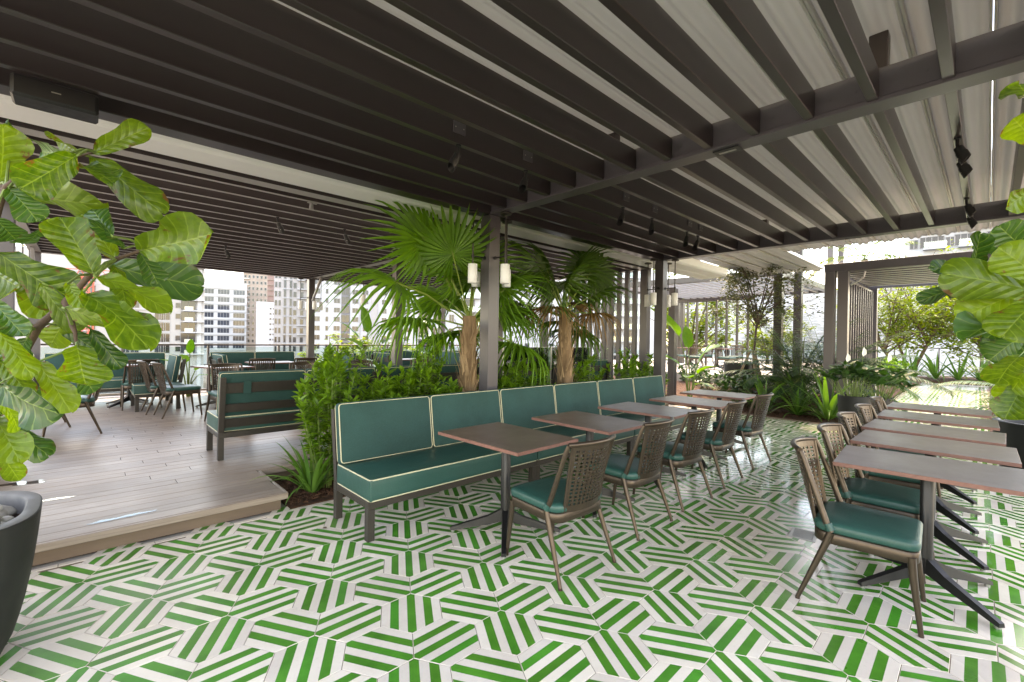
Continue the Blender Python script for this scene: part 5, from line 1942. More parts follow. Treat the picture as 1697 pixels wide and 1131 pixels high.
BLD = [blade_mesh(k, b_) for k, b_ in enumerate((0.15, 0.5, 0.9, 1.4, 1.9, 0.3))]


def strap_plant(label, loc, n, ln, seed, group, spread=1.0):
    t = thing('strap_leaf_lily', label, 'plant', loc, 0, group)
    rg = random.Random(seed)
    for k in range(n):
        a = 2.399 * k + rg.uniform(-.3, .3)
        v = (k + 0.5) / n
        el = R(84 - 50 * v * spread + rg.uniform(-7, 7))
        y = Vector((math.cos(a) * math.cos(el), math.sin(a) * math.cos(el), math.sin(el)))
        z = Vector((-math.cos(a) * math.sin(el), -math.sin(a) * math.sin(el), math.cos(el)))
        o = put('blade', BLD[min(5, int(v * 4 + rg.uniform(0, 1.6)))], t)
        L_ = ln * rg.uniform(0.72, 1.08)
        place(o, (0.035 * math.cos(a), 0.035 * math.sin(a), 0), y, z, (L_ * rg.uniform(0.8, 1.25), L_, L_))
    return t


sgp = 'strap leaved lilies along the bed edges'
strap_plant('blue green strap leaved lily at the corner of the deck step', (1.54, 4.25, 0.03), 36, 0.60, 1, sgp, 0.72)
strap_plant('strap leaved lily right behind the last chair of the banquette row', (10.40, 3.22, 0.04), 20, 0.95, 2, sgp)
strap_plant('low spreading strap leaved lily in the middle of the garden bed edge', (10.40, 2.62, 0.04), 24, 0.80, 3, sgp, 1.25)
strap_plant('largest strap leaved lily at the foot of the arbour posts', (10.28, 2.08, 0.04), 26, 1.05, 4, sgp, 1.05)
strap_plant('strap leaved lily behind, half hidden by the larger ones at the arbour', (11.2, 2.75, 0.12), 18, 0.9, 5, sgp)
for k, (x, y, lb) in enumerate(((24.75, 2.10, 'left of the walkway end'), (24.85, 1.45, 'left of centre at the walkway end'), (24.8, 0.80, 'right of centre at the walkway end'),
                                (24.9, 0.20, 'right of the walkway end'), (23.6, 2.35, 'bright behind the arbour back post'))):
    strap_plant('sunlit strap leaved lily ' + lb, (x, y, 0.15), 16, 1.35, 10 + k, sgp)


# ------------------------------------------------------------------ fan palms
def fan_mesh(seed, R_, nseg, span, droop, mat, split=0.5, stalk=0.7):
    """Round palmate blade on a stalk: pleated segments joined near the hub, free and drooping at the tips."""
    rg = random.Random(seed)
    V, F, Mi = [], [], []
    cy = stalk
    rr = [0.02, 0.20, 0.42, split, 0.66, 0.82, 0.93, 1.0]
    for s_ in range(nseg):
        a = -span / 2 + span * (s_ + 0.5) / nseg
        da = span / nseg
        ln = R_ * (0.86 + 0.14 * math.cos(a * 0.6)) * rg.uniform(0.93, 1.05)
        tw = rg.uniform(-0.06, 0.06)
        dr = droop * rg.uniform(0.75, 1.35)
        o = len(V)
        for i, q in enumerate(rr):
            rad = q * ln
            if q <= split:
                hw = rad * math.tan(da / 2) * 1.02
            else:
                f = (q - split) / (1 - split)
                hw = split * ln * math.tan(da / 2) * (1 - f ** 1.3) + 0.0008
            z = -dr * R_ * max(0.0, q - 0.30) ** 2 - 0.05 * R_ * q * (1 if s_ % 2 else 0.9)
            tip = max(0.0, q - 0.75)
            z -= dr * 2.2 * R_ * tip ** 1.6
            rad2 = rad - 0.35 * dr * R_ * max(0, q - 0.6) ** 2
            fold = hw * 0.42
            aa = a + tw * max(0, q - split)
            ca, sa = math.sin(aa), math.cos(aa)
            for u, dz in ((-1, fold), (0, -fold), (1, fold)):
                V.append((rad2 * ca + u * hw * sa, cy + rad2 * sa - u * hw * ca, z + dz))
        for i in range(len(rr) - 1):
            for j in range(2):
                p = o + i * 3 + j
                F.append((p, p + 1, p + 4, p + 3))
                Mi.append(0)
    m_ = MB()
    m_.v, m_.f, m_.m = V, F, Mi
    m_.tube([(0, 0, -0.02), (0, stalk * 0.5, 0.03), (0, cy, 0), (0, cy + 0.10 * R_, -0.008)], [0.016, 0.011, 0.009, 0.003], 7, True, 1)
    return m_.mesh('frond', [mat, 'palm_petiole'], True, 25)


FAN = [fan_mesh(1, 0.74, 31, R(335), 0.30, 'fan_leaf', 0.52, 1.15), fan_mesh(2, 0.70, 27, R(300), 0.55, 'fan_leaf', 0.45), fan_mesh(3, 0.72, 26, R(290), 0.95, 'fan_leaf', 0.42, 0.75)]
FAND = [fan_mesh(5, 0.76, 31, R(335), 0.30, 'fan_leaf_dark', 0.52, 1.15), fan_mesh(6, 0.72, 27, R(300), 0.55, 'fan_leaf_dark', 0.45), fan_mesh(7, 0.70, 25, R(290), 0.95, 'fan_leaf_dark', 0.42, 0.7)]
FANY = fan_mesh(9, 0.62, 26, R(280), 1.1, 'dry_frond', 0.40, 0.5)


def fan_palm(label, loc, th, fans, seed, special, n, lean=(0, 0), skip=None):
    t = thing('fan_palm', label, 'palm tree', loc)
    rg = random.Random(seed)
    seg, rows = 20, 26
    vs, fs = [], []
    cx = lambda v: (lean[0] * v * v, lean[1] * v * v)
    for i in range(rows + 1):
        v = i / rows
        r_ = 0.125 - 0.045 * v + 0.02 * math.exp(-((v - 0.28) / 0.2) ** 2)
        x0, y0 = cx(v)
        for k in range(seg):
            a = 2 * math.pi * k / seg
            q = r_ * (1 + 0.10 * rg.uniform(-1, 1))
            vs.append((x0 + q * math.cos(a), y0 + q * math.sin(a), th * v))
    for i in range(rows):
        for k in range(seg):
            k2 = (k + 1) % seg
            fs.append((i * seg + k, i * seg + k2, (i + 1) * seg + k2, (i + 1) * seg + k))
    g = MB()
    g.add(vs, fs)
    g.build('trunk', 'palm_fibre', t, True, 70)
    g = MB()
    for k in range(150):
        v = rg.uniform(0.02, 0.80) ** 0.9
        a = rg.uniform(0, 6.283)
        x0, y0 = cx(v)
        r_ = 0.118 - 0.04 * v + 0.02 * math.exp(-((v - 0.28) / 0.2) ** 2)
        ln, w = rg.uniform(0.14, 0.34), rg.uniform(0.015, 0.045)
        out = rg.uniform(0.02, 0.075)
        n_ = Vector((math.cos(a), math.sin(a), 0))
        sd = Vector((-math.sin(a), math.cos(a), 0))
        sk = rg.uniform(-0.09, 0.09)
        b0 = Vector((x0, y0, th * v)) + n_ * r_ * 0.97
        pts = []
        for q in (0, 0.5, 1.0):
            c_ = b0 + n_ * (out * q * q) + sd * sk * q + Vector((0, 0, ln * q))
            ww = w * (1 - 0.75 * q)
            pts += [c_ - sd * ww / 2, c_ + n_ * 0.008 * (1 - q), c_ + sd * ww / 2]
        g.add(pts, [(0, 1, 4, 3), (1, 2, 5, 4), (3, 4, 7, 6), (4, 5, 8, 7)])
    tag(g.build('trunk_husk', 'palm_husk', t), kind='stuff')
    top = Vector((lean[0], lean[1], th - 0.03))
    for (c, nrm, k, s_) in special:
        c = Vector(c) - Vector(loc)
        d = c - top
        stalk = (1.15 if k == 0 else 0.7) * s_
        o = put('frond', fans[k], t)
        place(o, c - d.normalized() * stalk, d, nrm, s_)
    for k in range(n):
        a = 2.399 * k + rg.uniform(-.25, .25)
        v = k / n
        if skip and skip[0] < math.degrees(a) % 360 < skip[1]:
            a += R(skip[1] - skip[0])
        el = R(72 - 95 * v + rg.uniform(-8, 8))
        y = Vector((math.cos(a) * math.cos(el), math.sin(a) * math.cos(el), math.sin(el)))
        z = Vector((-math.cos(a) * math.sin(el), -math.sin(a) * math.sin(el), math.cos(el) + 0.15)) + Vector((rg.uniform(-.3, .3),) * 3)
        me = fans[1 if v < 0.5 else 2]
        o = put('frond', me, t)
        place(o, top + Vector((0, 0, -0.12 * v)), y, z, rg.uniform(0.82, 1.05))
    return t


VIEW = Vector((-0.688, -0.725, -0.12))
fan_palm('nearer fan palm with bright round fronds, left of the big dark post', (3.46, 4.42, 0.02), 1.72, FAN, 3,
         [((2.98, 4.12, 2.40), VIEW + Vector((0.05, 0, 0.20)), 0, 0.80), ((2.55, 4.5, 2.05), Vector((-0.5, -0.3, 0.9)), 2, 1.0), ((3.2, 4.75, 2.6), VIEW + Vector((0, 0, 0.9)), 1, 0.95),
          ((2.75, 4.35, 2.55), Vector((-0.55, -0.5, 0.75)), 1, 0.95)], 13, (0, 0), (195, 330))
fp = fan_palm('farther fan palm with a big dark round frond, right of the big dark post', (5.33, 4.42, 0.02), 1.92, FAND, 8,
              [((5.93, 4.42, 2.58), VIEW + Vector((0.0, 0.0, 0.10)), 0, 0.92), ((4.60, 4.30, 2.42), Vector((-0.45, -0.45, 0.8)), 1, 1.0), ((6.35, 4.6, 2.5), Vector((0.1, -0.8, 0.6)), 1, 0.95),
               ((4.95, 4.05, 2.25), Vector((-0.6, -0.6, 0.6)), 2, 0.9)], 9, (-0.04, 0.02), (190, 350))
for k, (a, el) in enumerate(((200, 10), (20, 25), (320, 5))):
    o = put('frond', FANY, fp)
    aa, ee = R(a), R(el)
    o['label'] = 'dry brown frond'
    place(o, (-0.04, 0.02, 1.82), (math.cos(aa) * math.cos(ee), math.sin(aa) * math.cos(ee), math.sin(ee)), (-math.cos(aa) * math.sin(ee), -math.sin(aa) * math.sin(ee), math.cos(ee)), 0.85)


# ------------------------------------------------------------------ broad leaved plants (bird of paradise kind)
def paddle_mesh(seed, droop, w):
    rg = random.Random(seed)
    V, F = [], []
    n = 12
    for i in range(n + 1):
        v = i / n
        hw = w / 2 * (math.sin(math.pi * min(1, v ** 0.75)) ** 0.6 if 0 < v < 1 else 0.02)
        for j in range(7):
            u = -1 + j / 3
            V.append((hw * u, v, -droop * v * v + 0.22 * hw * abs(u) + 0.012 * math.sin(14 * v + 3 * u + seed) * abs(u)))
    for i in range(n):
        for j in range(6):
            a = i * 7 + j
            F.append((a, a + 1, a + 8, a + 7))
    me = bpy.data.meshes.new('leaf')
    me.from_pydata(V, [], F)
    uvl = me.uv_layers.new(name='UVMap')
    for lp in me.loops:
        k = lp.vertex_index
        uvl.data[lp.index].uv = ((k % 7) / 6, (k // 7) / n)
    me.materials.append(MATS['banana_leaf'])
    me.polygons.foreach_set('use_smooth', [True] * len(F))
    return me


PAD = [paddle_mesh(1, 0.05, 0.42), paddle_mesh(2, 0.28, 0.40), paddle_mesh(3, 0.55, 0.36)]


def paddle_plant(label, loc, spec, seed, group=None):
    t = thing('broad_leaf_plant', label, 'plant', loc, 0, group)
    rg = random.Random(seed)
    for (a, el, st, ln, k) in spec:
        a, el = R(a), R(el)
        d = Vector((math.cos(a) * math.cos(el), math.sin(a) * math.cos(el), math.sin(el)))
        up_ = Vector((0, 0, 1))
        p1 = up_ * st * 0.55 + d * st * 0.15
        p2 = up_ * st * 0.75 + d * st * 0.35
        g = MB()
        g.tube([(0.02 * math.cos(a), 0.02 * math.sin(a), 0), p1, p2], [0.018, 0.012, 0.008], 7)
        g.build('stalk', 'stem_green', t, True)
        o = put('leaf', PAD[k], t)
        place(o, p2, d, Vector((-math.cos(a) * math.sin(el), -math.sin(a) * math.sin(el), math.cos(el))), (ln, ln, ln))
    return t


paddle_plant('broad paddle leaved plant right of the end post at the bed edge', (10.15, 4.72, 0.04),
             [(150, 55, 1.5, 0.95, 1), (-20, 30, 1.25, 0.8, 1), (-60, 60, 0.9, 0.6, 0), (200, 20, 0.7, 0.65, 1), (100, 40, 0.9, 0.6, 1), (-110, 35, 0.75, 0.6, 1), (250, 25, 0.5, 0.5, 2), (40, 65, 1.2, 0.6, 0)], 3, 'broad leaved plants')
paddle_plant('broad paddle leaved plant standing on the deck between the booths', (5.05, 10.3, DZ),
             [(100, 75, 1.3, 0.7, 0), (10, 35, 1.2, 0.8, 2), (200, 40, 1.1, 0.75, 2), (300, 30, 1.0, 0.8, 2), (250, 15, 0.75, 0.7, 1), (150, 55, 1.2, 0.7, 1), (340, 60, 1.2, 0.6, 1), (60, 20, 0.8, 0.7, 2)], 5, 'broad leaved plants')
paddle_plant('small broad leaved plant in the gap between the first two booths', (1.62, 11.55, DZ),
             [(250, 40, 0.75, 0.4, 1), (300, 30, 0.6, 0.4, 1), (200, 35, 0.7, 0.4, 1), (270, 65, 0.85, 0.35, 0), (330, 20, 0.5, 0.35, 2)], 6, 'broad leaved plants')

# leafy plants in the deck pots, peace lilies in the walkway pots
tm = leaf_template(0.42, 0.10, 0.45)
shrub('pot_plant', 'glossy green pot plant in the nearer dark deck planter', 'pot plant', (-0.78, 5.78, 0.56), 0.55, 0.34, 16, 16, 41, 0.17, 'hedge_leaf', 'pot plants at the left of the deck', tm, 0.6)
shrub('pot_plant', 'glossy green pot plant in the farther dark deck planter', 'pot plant', (-0.80, 7.05, 0.61), 0.70, 0.42, 18, 18, 42, 0.17, 'hedge_leaf', 'pot plants at the left of the deck', tm, 0.6)
for k, (x, y, z, h, lb) in enumerate(((9.28, 1.52, 0.53, 0.62, 'dark glossy peace lily in the slate coloured planter'), (9.72, 1.25, 0.50, 0.56, 'dark glossy peace lily in the black planter by the walkway'))):
    t = shrub('peace_lily', lb, 'pot plant', (x, y, z), h, 0.42, 34, 5, 60 + k, 0.24, 'dark_leaf', 'peace lilies in the walkway planters', leaf_template(0.36, 0.10, 0.40), 0.55, 'stem_green', 0.85)
    for (dx, dy, dz) in ((0.02, -0.10, h + 0.12), (-0.18, 0.08, h + 0.02))[:2 - k]:
        g = MB()
        g.tube([(0, 0, 0), (dx * 0.7, dy * 0.7, dz * 0.6), (dx, dy, dz)], 0.004, 6)
        g.build('flower_stalk', 'stem_green', t, True)
        me = leaves_mesh('flower', [(dx, dy, dz)], [(0.15, -0.1, 1)], [(-0.6, -0.7, 0.3)], [0.16], 'spathe', leaf_template(0.5, 0.25, 0.1))
        put('flower', me, t)


# ------------------------------------------------------------------ feathery lady palms and arching palms
def feather_palm(label, loc, nfr, ln, seed, mat, group, up0=80, up1=25, pitch=0.030, lw=0.09, llen=0.32):
    t = thing('feather_palm', label, 'palm', loc, 0, group)
    rg = np.random.RandomState(seed)
    tm_ = leaf_template(lw, 0.10, 0.22)
    for f in range(nfr):
        a = 2.399 * f + rg.uniform(-.3, .3)
        v = (f + 0.5) / nfr
        el = R(up0 + (up1 - up0) * v)
        L_ = ln * rg.uniform(0.75, 1.1)
        pts = []
        x = z = 0.0
        e = el
        n = 14
        for i in range(n + 1):
            pts.append((x * math.cos(a), x * math.sin(a), z))
            x += L_ / n * math.cos(e)
            z += L_ / n * math.sin(e)
            e -= R(3.0 + 4.5 * v)
        pts = np.array(pts)
        g = MB()
        g.tube([tuple(p) for p in pts], [0.010 * (1 - 0.85 * i / n) + 0.001 for i in range(n + 1)], 5, False, 1)
        k = int(L_ * 0.72 / pitch)
        Pp, Y, Z, S = [], [], [], []
        for i in range(k):
            q = (0.28 + 0.71 * i / k) * n
            j = min(n - 1, int(q))
            p = pts[j] + (pts[j + 1] - pts[j]) * (q - j)
            tg = pts[j + 1] - pts[j]
            tg /= np.linalg.norm(tg)
            sd = np.array([-math.sin(a), math.cos(a), 0])
            for sg_ in (-1, 1):
                y = tg * 0.55 + sd * sg_ * 0.9 + np.array([0, 0, -0.12 + rg.uniform(-.12, .12)])
                Pp.append(p)
                Y.append(y)
                Z.append(np.array([0, 0, 1.0]) + rg.uniform(-.2, .2, 3))
                S.append(llen * (1 - 0.6 * abs(i / k - 0.35)) * rg.uniform(0.85, 1.1))
        lm = leaves_mesh('frond', Pp, Y, Z, S, mat, tm_)
        lm.materials.append(MATS['stem_green'])
        o_ = len(lm.vertices)
        V = [tuple(w.co) for w in lm.vertices] + [tuple(w) for w in g.v]
        F = [tuple(p.vertices) for p in lm.polygons] + [tuple(o_ + q for q in f_) for f_ in g.f]
        me = bpy.data.meshes.new('frond')
        me.from_pydata(V, [], F)
        me.materials.append(MATS[mat])
        me.materials.append(MATS['stem_green'])
        me.polygons.foreach_set('material_index', [0] * len(lm.polygons) + [1] * len(g.f))
        bpy.data.meshes.remove(lm)
        put('frond', me, t)
    return t


fgp = 'dark feathery palms in the garden bed'
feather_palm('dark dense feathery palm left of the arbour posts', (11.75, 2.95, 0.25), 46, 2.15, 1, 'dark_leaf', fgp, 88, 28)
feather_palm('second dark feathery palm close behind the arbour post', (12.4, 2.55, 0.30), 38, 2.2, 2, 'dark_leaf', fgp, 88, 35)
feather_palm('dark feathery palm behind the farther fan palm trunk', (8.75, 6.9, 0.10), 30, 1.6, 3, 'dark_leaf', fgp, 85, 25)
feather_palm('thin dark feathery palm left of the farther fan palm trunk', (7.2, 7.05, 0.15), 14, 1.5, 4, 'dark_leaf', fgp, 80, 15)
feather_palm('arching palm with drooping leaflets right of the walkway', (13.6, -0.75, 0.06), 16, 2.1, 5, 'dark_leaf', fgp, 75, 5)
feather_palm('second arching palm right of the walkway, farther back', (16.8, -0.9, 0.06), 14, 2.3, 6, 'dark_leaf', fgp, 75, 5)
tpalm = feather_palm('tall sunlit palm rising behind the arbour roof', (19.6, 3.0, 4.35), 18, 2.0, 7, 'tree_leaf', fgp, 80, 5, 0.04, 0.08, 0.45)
g = MB()
g.tube([(0, 0, -4.25), (0.02, 0.02, -2.0), (0, 0, 0.05)], [0.14, 0.11, 0.10], 10)
g.build('trunk', 'bark', tpalm, True)


# ------------------------------------------------------------------ trees
def tree(label, loc, h0, h1, rad, nmain, nleaf, seed, leafmat, llen, group=None, trunk_r=0.05, stems=1, squash=1.0, bark='bark', lean=0.25, tmpl=None, cat='tree'):
    """Limbs forking upward, twigs, and small leaves clustered round the twig ends; gaps stay open between clusters."""
    t = thing('tree', label, cat, loc, 0, group)
    rg = np.random.RandomState(seed)
    trunk, limbs = MB(), MB()
    ends = []
    for s_ in range(stems):
        a0 = 2 * math.pi * s_ / stems + rg.uniform(-.4, .4)
        b0 = np.array([0.10 * math.cos(a0), 0.10 * math.sin(a0), 0.0]) * (stems > 1)
        fork = np.array([lean * rad * math.cos(a0) * (stems > 1) + rg.uniform(-.1, .1) * rad, lean * rad * math.sin(a0) * (stems > 1) + rg.uniform(-.1, .1) * rad, h0 + (h1 - h0) * rg.uniform(0.0, 0.2)])
        mid = (b0 + fork) / 2 + rg.uniform(-.04, .04, 3) * rad
        trunk.tube([tuple(b0), tuple(mid), tuple(fork)], [trunk_r, trunk_r * 0.85, trunk_r * 0.65], 9)
        for k in range(nmain):
            a = 2.399 * k + a0 + rg.uniform(-.4, .4)
            v = (k + 0.5) / nmain
            q = rad * (0.35 + 0.65 * math.sin(math.pi * (0.15 + 0.75 * v))) * rg.uniform(0.6, 1.0)
            tip = np.array([fork[0] * 0.5 + q * math.cos(a), fork[1] * 0.5 + q * math.sin(a), h0 + (h1 - h0) * (0.12 + 0.85 * v) * squash])
            st = b0 + (fork - b0) * rg.uniform(0.72, 1.0)
            m_ = st * 0.5 + tip * 0.5 + np.array([0, 0, 0.10 * (h1 - h0)]) * rg.uniform(-.3, .8)
            limbs.tube([tuple(st), tuple(m_), tuple(tip)], [trunk_r * 0.5, trunk_r * 0.3, trunk_r * 0.08], 6)
            for j in range(6):
                f = rg.uniform(0.35, 1.0)
                p = (1 - f) ** 2 * st + 2 * f * (1 - f) * m_ + f * f * tip
                e = p + rg.normal(0, 1, 3) * rad * 0.17
                limbs.tube([tuple(p), tuple((p + e) / 2 + rg.uniform(-.02, .02, 3)), tuple(e)], [trunk_r * 0.14, trunk_r * 0.10, trunk_r * 0.04], 4, False)
                ends.append((p, e))
    trunk.build('trunk', bark, t, True)
    limbs.build('branches', bark, t, True)
    n = nleaf
    ix = rg.randint(0, len(ends), n)
    A = np.array([e[0] for e in ends])[ix]
    B = np.array([e[1] for e in ends])[ix]
    f = rg.uniform(0.35, 1.1, (n, 1))
    Pp = A + (B - A) * f + rg.normal(0, 1, (n, 3)) * rad * 0.055
    az = rg.uniform(0, 6.283, n)
    el = rg.uniform(-0.6, 0.5, n)
    Y = np.stack([np.cos(az) * np.cos(el), np.sin(az) * np.cos(el), np.sin(el)], 1)
    Z = np.array([[0, 0, 1.0]]) + rg.uniform(-.6, .6, (n, 3))
    S = llen * rg.uniform(0.6, 1.25, n)
    tag(put('crown', leaves_mesh('crown', Pp, Y, Z, S, leafmat, leaf_template(0.46) if tmpl is None else tmpl), t), kind='stuff')
    return t


st_tree = tree('young multi branched tree held by three wooden stakes in the garden bed', (12.55, 4.20, 0.30), 1.5, 4.2, 1.35, 20, 4600, 5, 'olive_leaf', 0.09, None, 0.035, 1, 1.0, 'stem_brown')
stk = thing('tree_stakes', 'three raw wooden stakes propping up the young tree', 'stakes', (12.55, 4.20, 0.28))
for k in range(3):
    a = R(100 + 120 * k)
    g = MB()
    g.bar((0.42 * math.cos(a), 0.42 * math.sin(a), 0.0), (0.05 * math.cos(a), 0.05 * math.sin(a), 0.98), 0.075, 0.05, 0.004)
    g.build('stake', 'stake_wood', stk)
bt = 'sunlit trees beyond the terrace'
tree('airy sunlit multi stemmed tree at the end of the walkway', (24.9, 2.35, 0.15), 1.2, 5.3, 2.8, 15, 9500, 8, 'sunny_leaf', 0.16, bt, 0.07, 3, 1.0, 'bark', 0.35)
tree('second airy sunlit tree at the end of the walkway, nearer the right', (25.6, 0.2, 0.15), 0.9, 4.6, 2.4, 13, 7000, 9, 'sunny_leaf', 0.16, bt, 0.06, 2)
tree('full sunlit tree behind the louvre screen at the back of the stone patio', (22.6, 10.4, 0.0), 0.4, 5.6, 2.6, 16, 6500, 10, 'sunny_leaf', 0.19, bt, 0.10)
tree('smaller sunlit tree behind the slats of the stone patio', (23.6, 7.2, 0.0), 0.5, 3.8, 1.9, 12, 3000, 11, 'sunny_leaf', 0.17, bt, 0.08)
tree('loose leafy tree behind the big dark post, over the glass screen', (7.6, 8.35, 0.10), 0.7, 2.7, 1.05, 11, 1500, 12, 'hedge_leaf', 0.10, bt, 0.03)
for k, (b_, d_, h, r_, lb) in enumerate(((-0.395, 44, 1.2, 3.2, 'left of the row just past the dark deck post'), (-0.345, 46, 0.8, 2.8, 'second of the row beyond the railing'),
                                         (-0.285, 47, 1.0, 3.0, 'third of the row behind the drooping palm frond'), (-0.235, 45, 0.6, 2.8, 'right of the row by the pale deck post'))):
    p_ = P(b_, d_)
    tree('distant green treetop ' + lb, (p_.x, p_.y, -14), 11.0, 14 + h + 0.6, r_, 12, 2600, 30 + k, 'sunny_leaf', 0.42, 'treetops beyond the glass railing', 0.25)
lx = [(14.5, 2.55), (16.5, 2.75), (18.4, 2.6), (20.4, 2.6), (22.2, 2.6), (10.6, 5.9), (11.2, 6.8), (10.9, 3.9), (11.6, 4.9), (12.9, 6.0), (12.6, 3.2), (13.1, 7.4)]
for k, (x, y) in enumerate(lx):
    near = x < 13.4
    shrub('shrub', (('low dark shrub at the garden bed edge right of the last banquette table', 'dark shrub behind the paddle leaved plant', 'low dark shrub in front of the staked tree', 'low shrub under the staked tree',
                     'dark shrub before the patio edge', 'shrub at the foot of the arbour side', 'shrub at the patio corner')[k - 5] if near else
                    'bright sunlit shrub %s along the left of the walkway' % ('first', 'second', 'third', 'fourth', 'fifth')[k]), 'shrub', (x, y, 0.15 if not near else 0.10 + 0.05 * (x > 11)),
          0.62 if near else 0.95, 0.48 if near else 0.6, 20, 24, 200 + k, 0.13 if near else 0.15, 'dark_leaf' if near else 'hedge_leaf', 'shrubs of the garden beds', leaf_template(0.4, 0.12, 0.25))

# ================================================================== CITY BEYOND
WIN = {}


def window_mesh(w, h, mull, glass='window_glass', frame='grey_paint', dep=0.25):
    k = (w, h, mull, glass, frame)
    if k not in WIN:
        m_ = MB()
        m_.box((-w / 2, -0.02, 0), (w / 2, 0.03, h), 0, 1)
        f = 0.09
        m_.box((-w / 2, -0.10, 0), (w / 2, -0.021, f), 0, 0)
        m_.box((-w / 2, -0.10, h - f), (w / 2, -0.021, h), 0, 0)
        m_.box((-w / 2, -0.10, f + .001), (-w / 2 + f, -0.021, h - f - .001), 0, 0)
        m_.box((w / 2 - f, -0.10, f + .001), (w / 2, -0.021, h - f - .001), 0, 0)
        for q in range(mull):
            x = -w / 2 + w * (q + 1) / (mull + 1)
            m_.box((x - 0.04, -0.09, f + .002), (x + 0.04, -0.0215, h - f - .002), 0, 0)
        WIN[k] = m_.mesh('window', [frame, glass])
    return WIN[k]


def building(label, b0, b1, dist, ztop, mat, depth=18, cat='building', turn=0.0, name='apartment_building'):
    """Facade from bearing b0 to b1 at a distance; local +X runs along the facade, local -Y faces the terrace."""
    # the facade stands square to the line of sight at its inner end, so the flank recedes out of view
    if b1 <= 0.25:
        k = (b1 - b0) / (1 + b0 * b1)
        f0 = dist * (1 + b1 * k)
        p0, p1 = P(b0, f0), P(b1, dist)
    else:
        k = (b1 - b0) / (1 + b0 * b1)
        f1 = dist * (1 - b0 * k)
        p0, p1 = P(b0, dist), P(b1, f1)
    d = p1 - p0
    t = thing(name, label, cat, (p0.x, p0.y, -14), math.atan2(d.y, d.x))
    ln = d.length
    g = MB()
    g.box((0, 0, 0), (ln, depth, ztop + 14))
    g.build('wall', mat, t)
    return t, ln


def grid(t, xs, z0, dz, n, me, y=-0.01, name='window'):
    for x in xs:
        for k in range(n):
            put(name, me, t, (x, y, 14 + z0 + dz * k))


def bands(t, x0, x1, z0, dz, n, th, out, mat, name='slab_edge', h=0.0):
    for k in range(n):
        g = MB()
        g.box((x0, -out, 14 + z0 + dz * k), (x1, -0.001, 14 + z0 + dz * k + th))
        g.build(name, mat, t)
        if h:
            g = MB()
            g.box((x0 + 0.05, -out + 0.02, 14 + z0 + dz * k + th), (x1 - 0.05, -out + 0.06, 14 + z0 + dz * k + th + h))
            g.build('balcony_glass', 'rail_glass', t)


B_ = lambda px: (px - 848.5) / 750.0
# 1: cream tower with balconies behind the fig
t, ln = building('pale concrete apartment tower with balcony stacks behind the left fig', B_(-40), B_(338), 128, 21.5, 'wall_cream', 22, 'tower', 0.0, 'apartment_tower')
s_ = ln / 378.0
X = lambda px: (px + 40) * s_
grid(t, [X(118), X(130)], -4, 3.0, 9, window_mesh(1.9, 2.3, 1), -0.01)
grid(t, [X(190), X(205), X(250), X(262)], -4, 3.0, 8, window_mesh(2.0, 2.3, 1), -0.01)
grid(t, [X(286)], -3.6, 3.0, 9, window_mesh(1.25, 1.5, 0), -0.01)
grid(t, [X(306)], -4, 3.0, 9, window_mesh(3.4, 2.55, 1, 'window_glass', 'wall_grey'), -0.01)
bands(t, X(296), X(338), -4.4, 3.0, 9, 0.28, 1.6, 'wall_white', 'balcony')
bands(t, X(110), X(136), -4.4, 3.0, 9, 0.25, 1.3, 'wall_white', 'balcony')
bands(t, X(184), X(270), -4.4, 3.0, 8, 0.22, 0.3, 'wall_white', 'slab_edge')
g = MB()
for k in range(9):
    g.box((X(299), -1.58, 14 - 4.05 + 3 * k), (X(316), -1.5, 14 - 3.1 + 3 * k))
g.build('balcony_rail', 'steel', t)
g = MB()
g.box((X(324), -0.5, 0), (X(332), -0.001, 35.5))
g.build('pilaster', 'wall_white', t)
# 2: glass office with white grid
t, ln = building('blue glass office block with white floor bands and posts', B_(330), B_(408), 240, 28.0, 'wall_white', 30, 'office block', 0.0, 'office_building')
cw = ln / 3.0
g = MB()
g.box((-0.2, 2, 41.9), (ln * 0.35, 20, 47.5))
g.build('roof_house', 'wall_cream', t)
me = window_mesh(round(cw - 1.6, 2), 2.6, 3, 'office_glass', 'wall_white')
for c_ in range(3):
    grid(t, [cw * (c_ + 0.5)], -6, 4.0, 8, me, -0.02)
bands(t, 0, ln, -7.0, 4.0, 9, 0.7, 0.5, 'wall_white', 'slab_edge')
# 3: brown towers under construction
t, ln = building('brown unfinished concrete tower with rows of small openings', B_(402), B_(442), 260, 44.0, 'wall_brown', 25, 'tower', 0.0, 'unfinished_tower')
grid(t, [ln * (k + 0.5) / 6 for k in range(6)], -3, 3.3, 13, window_mesh(1.2, 1.7, 0, 'window_glass', 'wall_cream'), -0.02)
bands(t, 0, ln * 0.25, -3.6, 3.3, 13, 0.5, 1.2, 'wall_cream', 'balcony')
t, ln = building('reddish unfinished tower just behind the brown one', B_(428), B_(466), 300, 49.0, 'wall_red', 25, 'tower', 0.0, 'unfinished_tower')
bands(t, 0, ln, -3.6, 3.4, 14, 0.5, 0.6, 'wall_brown', 'slab_edge')
# 4: low white block with dot windows
t, ln = building('low white block with tiny square windows in front of the brown towers', B_(424), B_(462), 230, 18.0, 'wall_white', 20)
grid(t, [ln * 0.62, ln * 0.76, ln * 0.9], -4, 2.6, 8, window_mesh(0.9, 0.9, 0), -0.02)
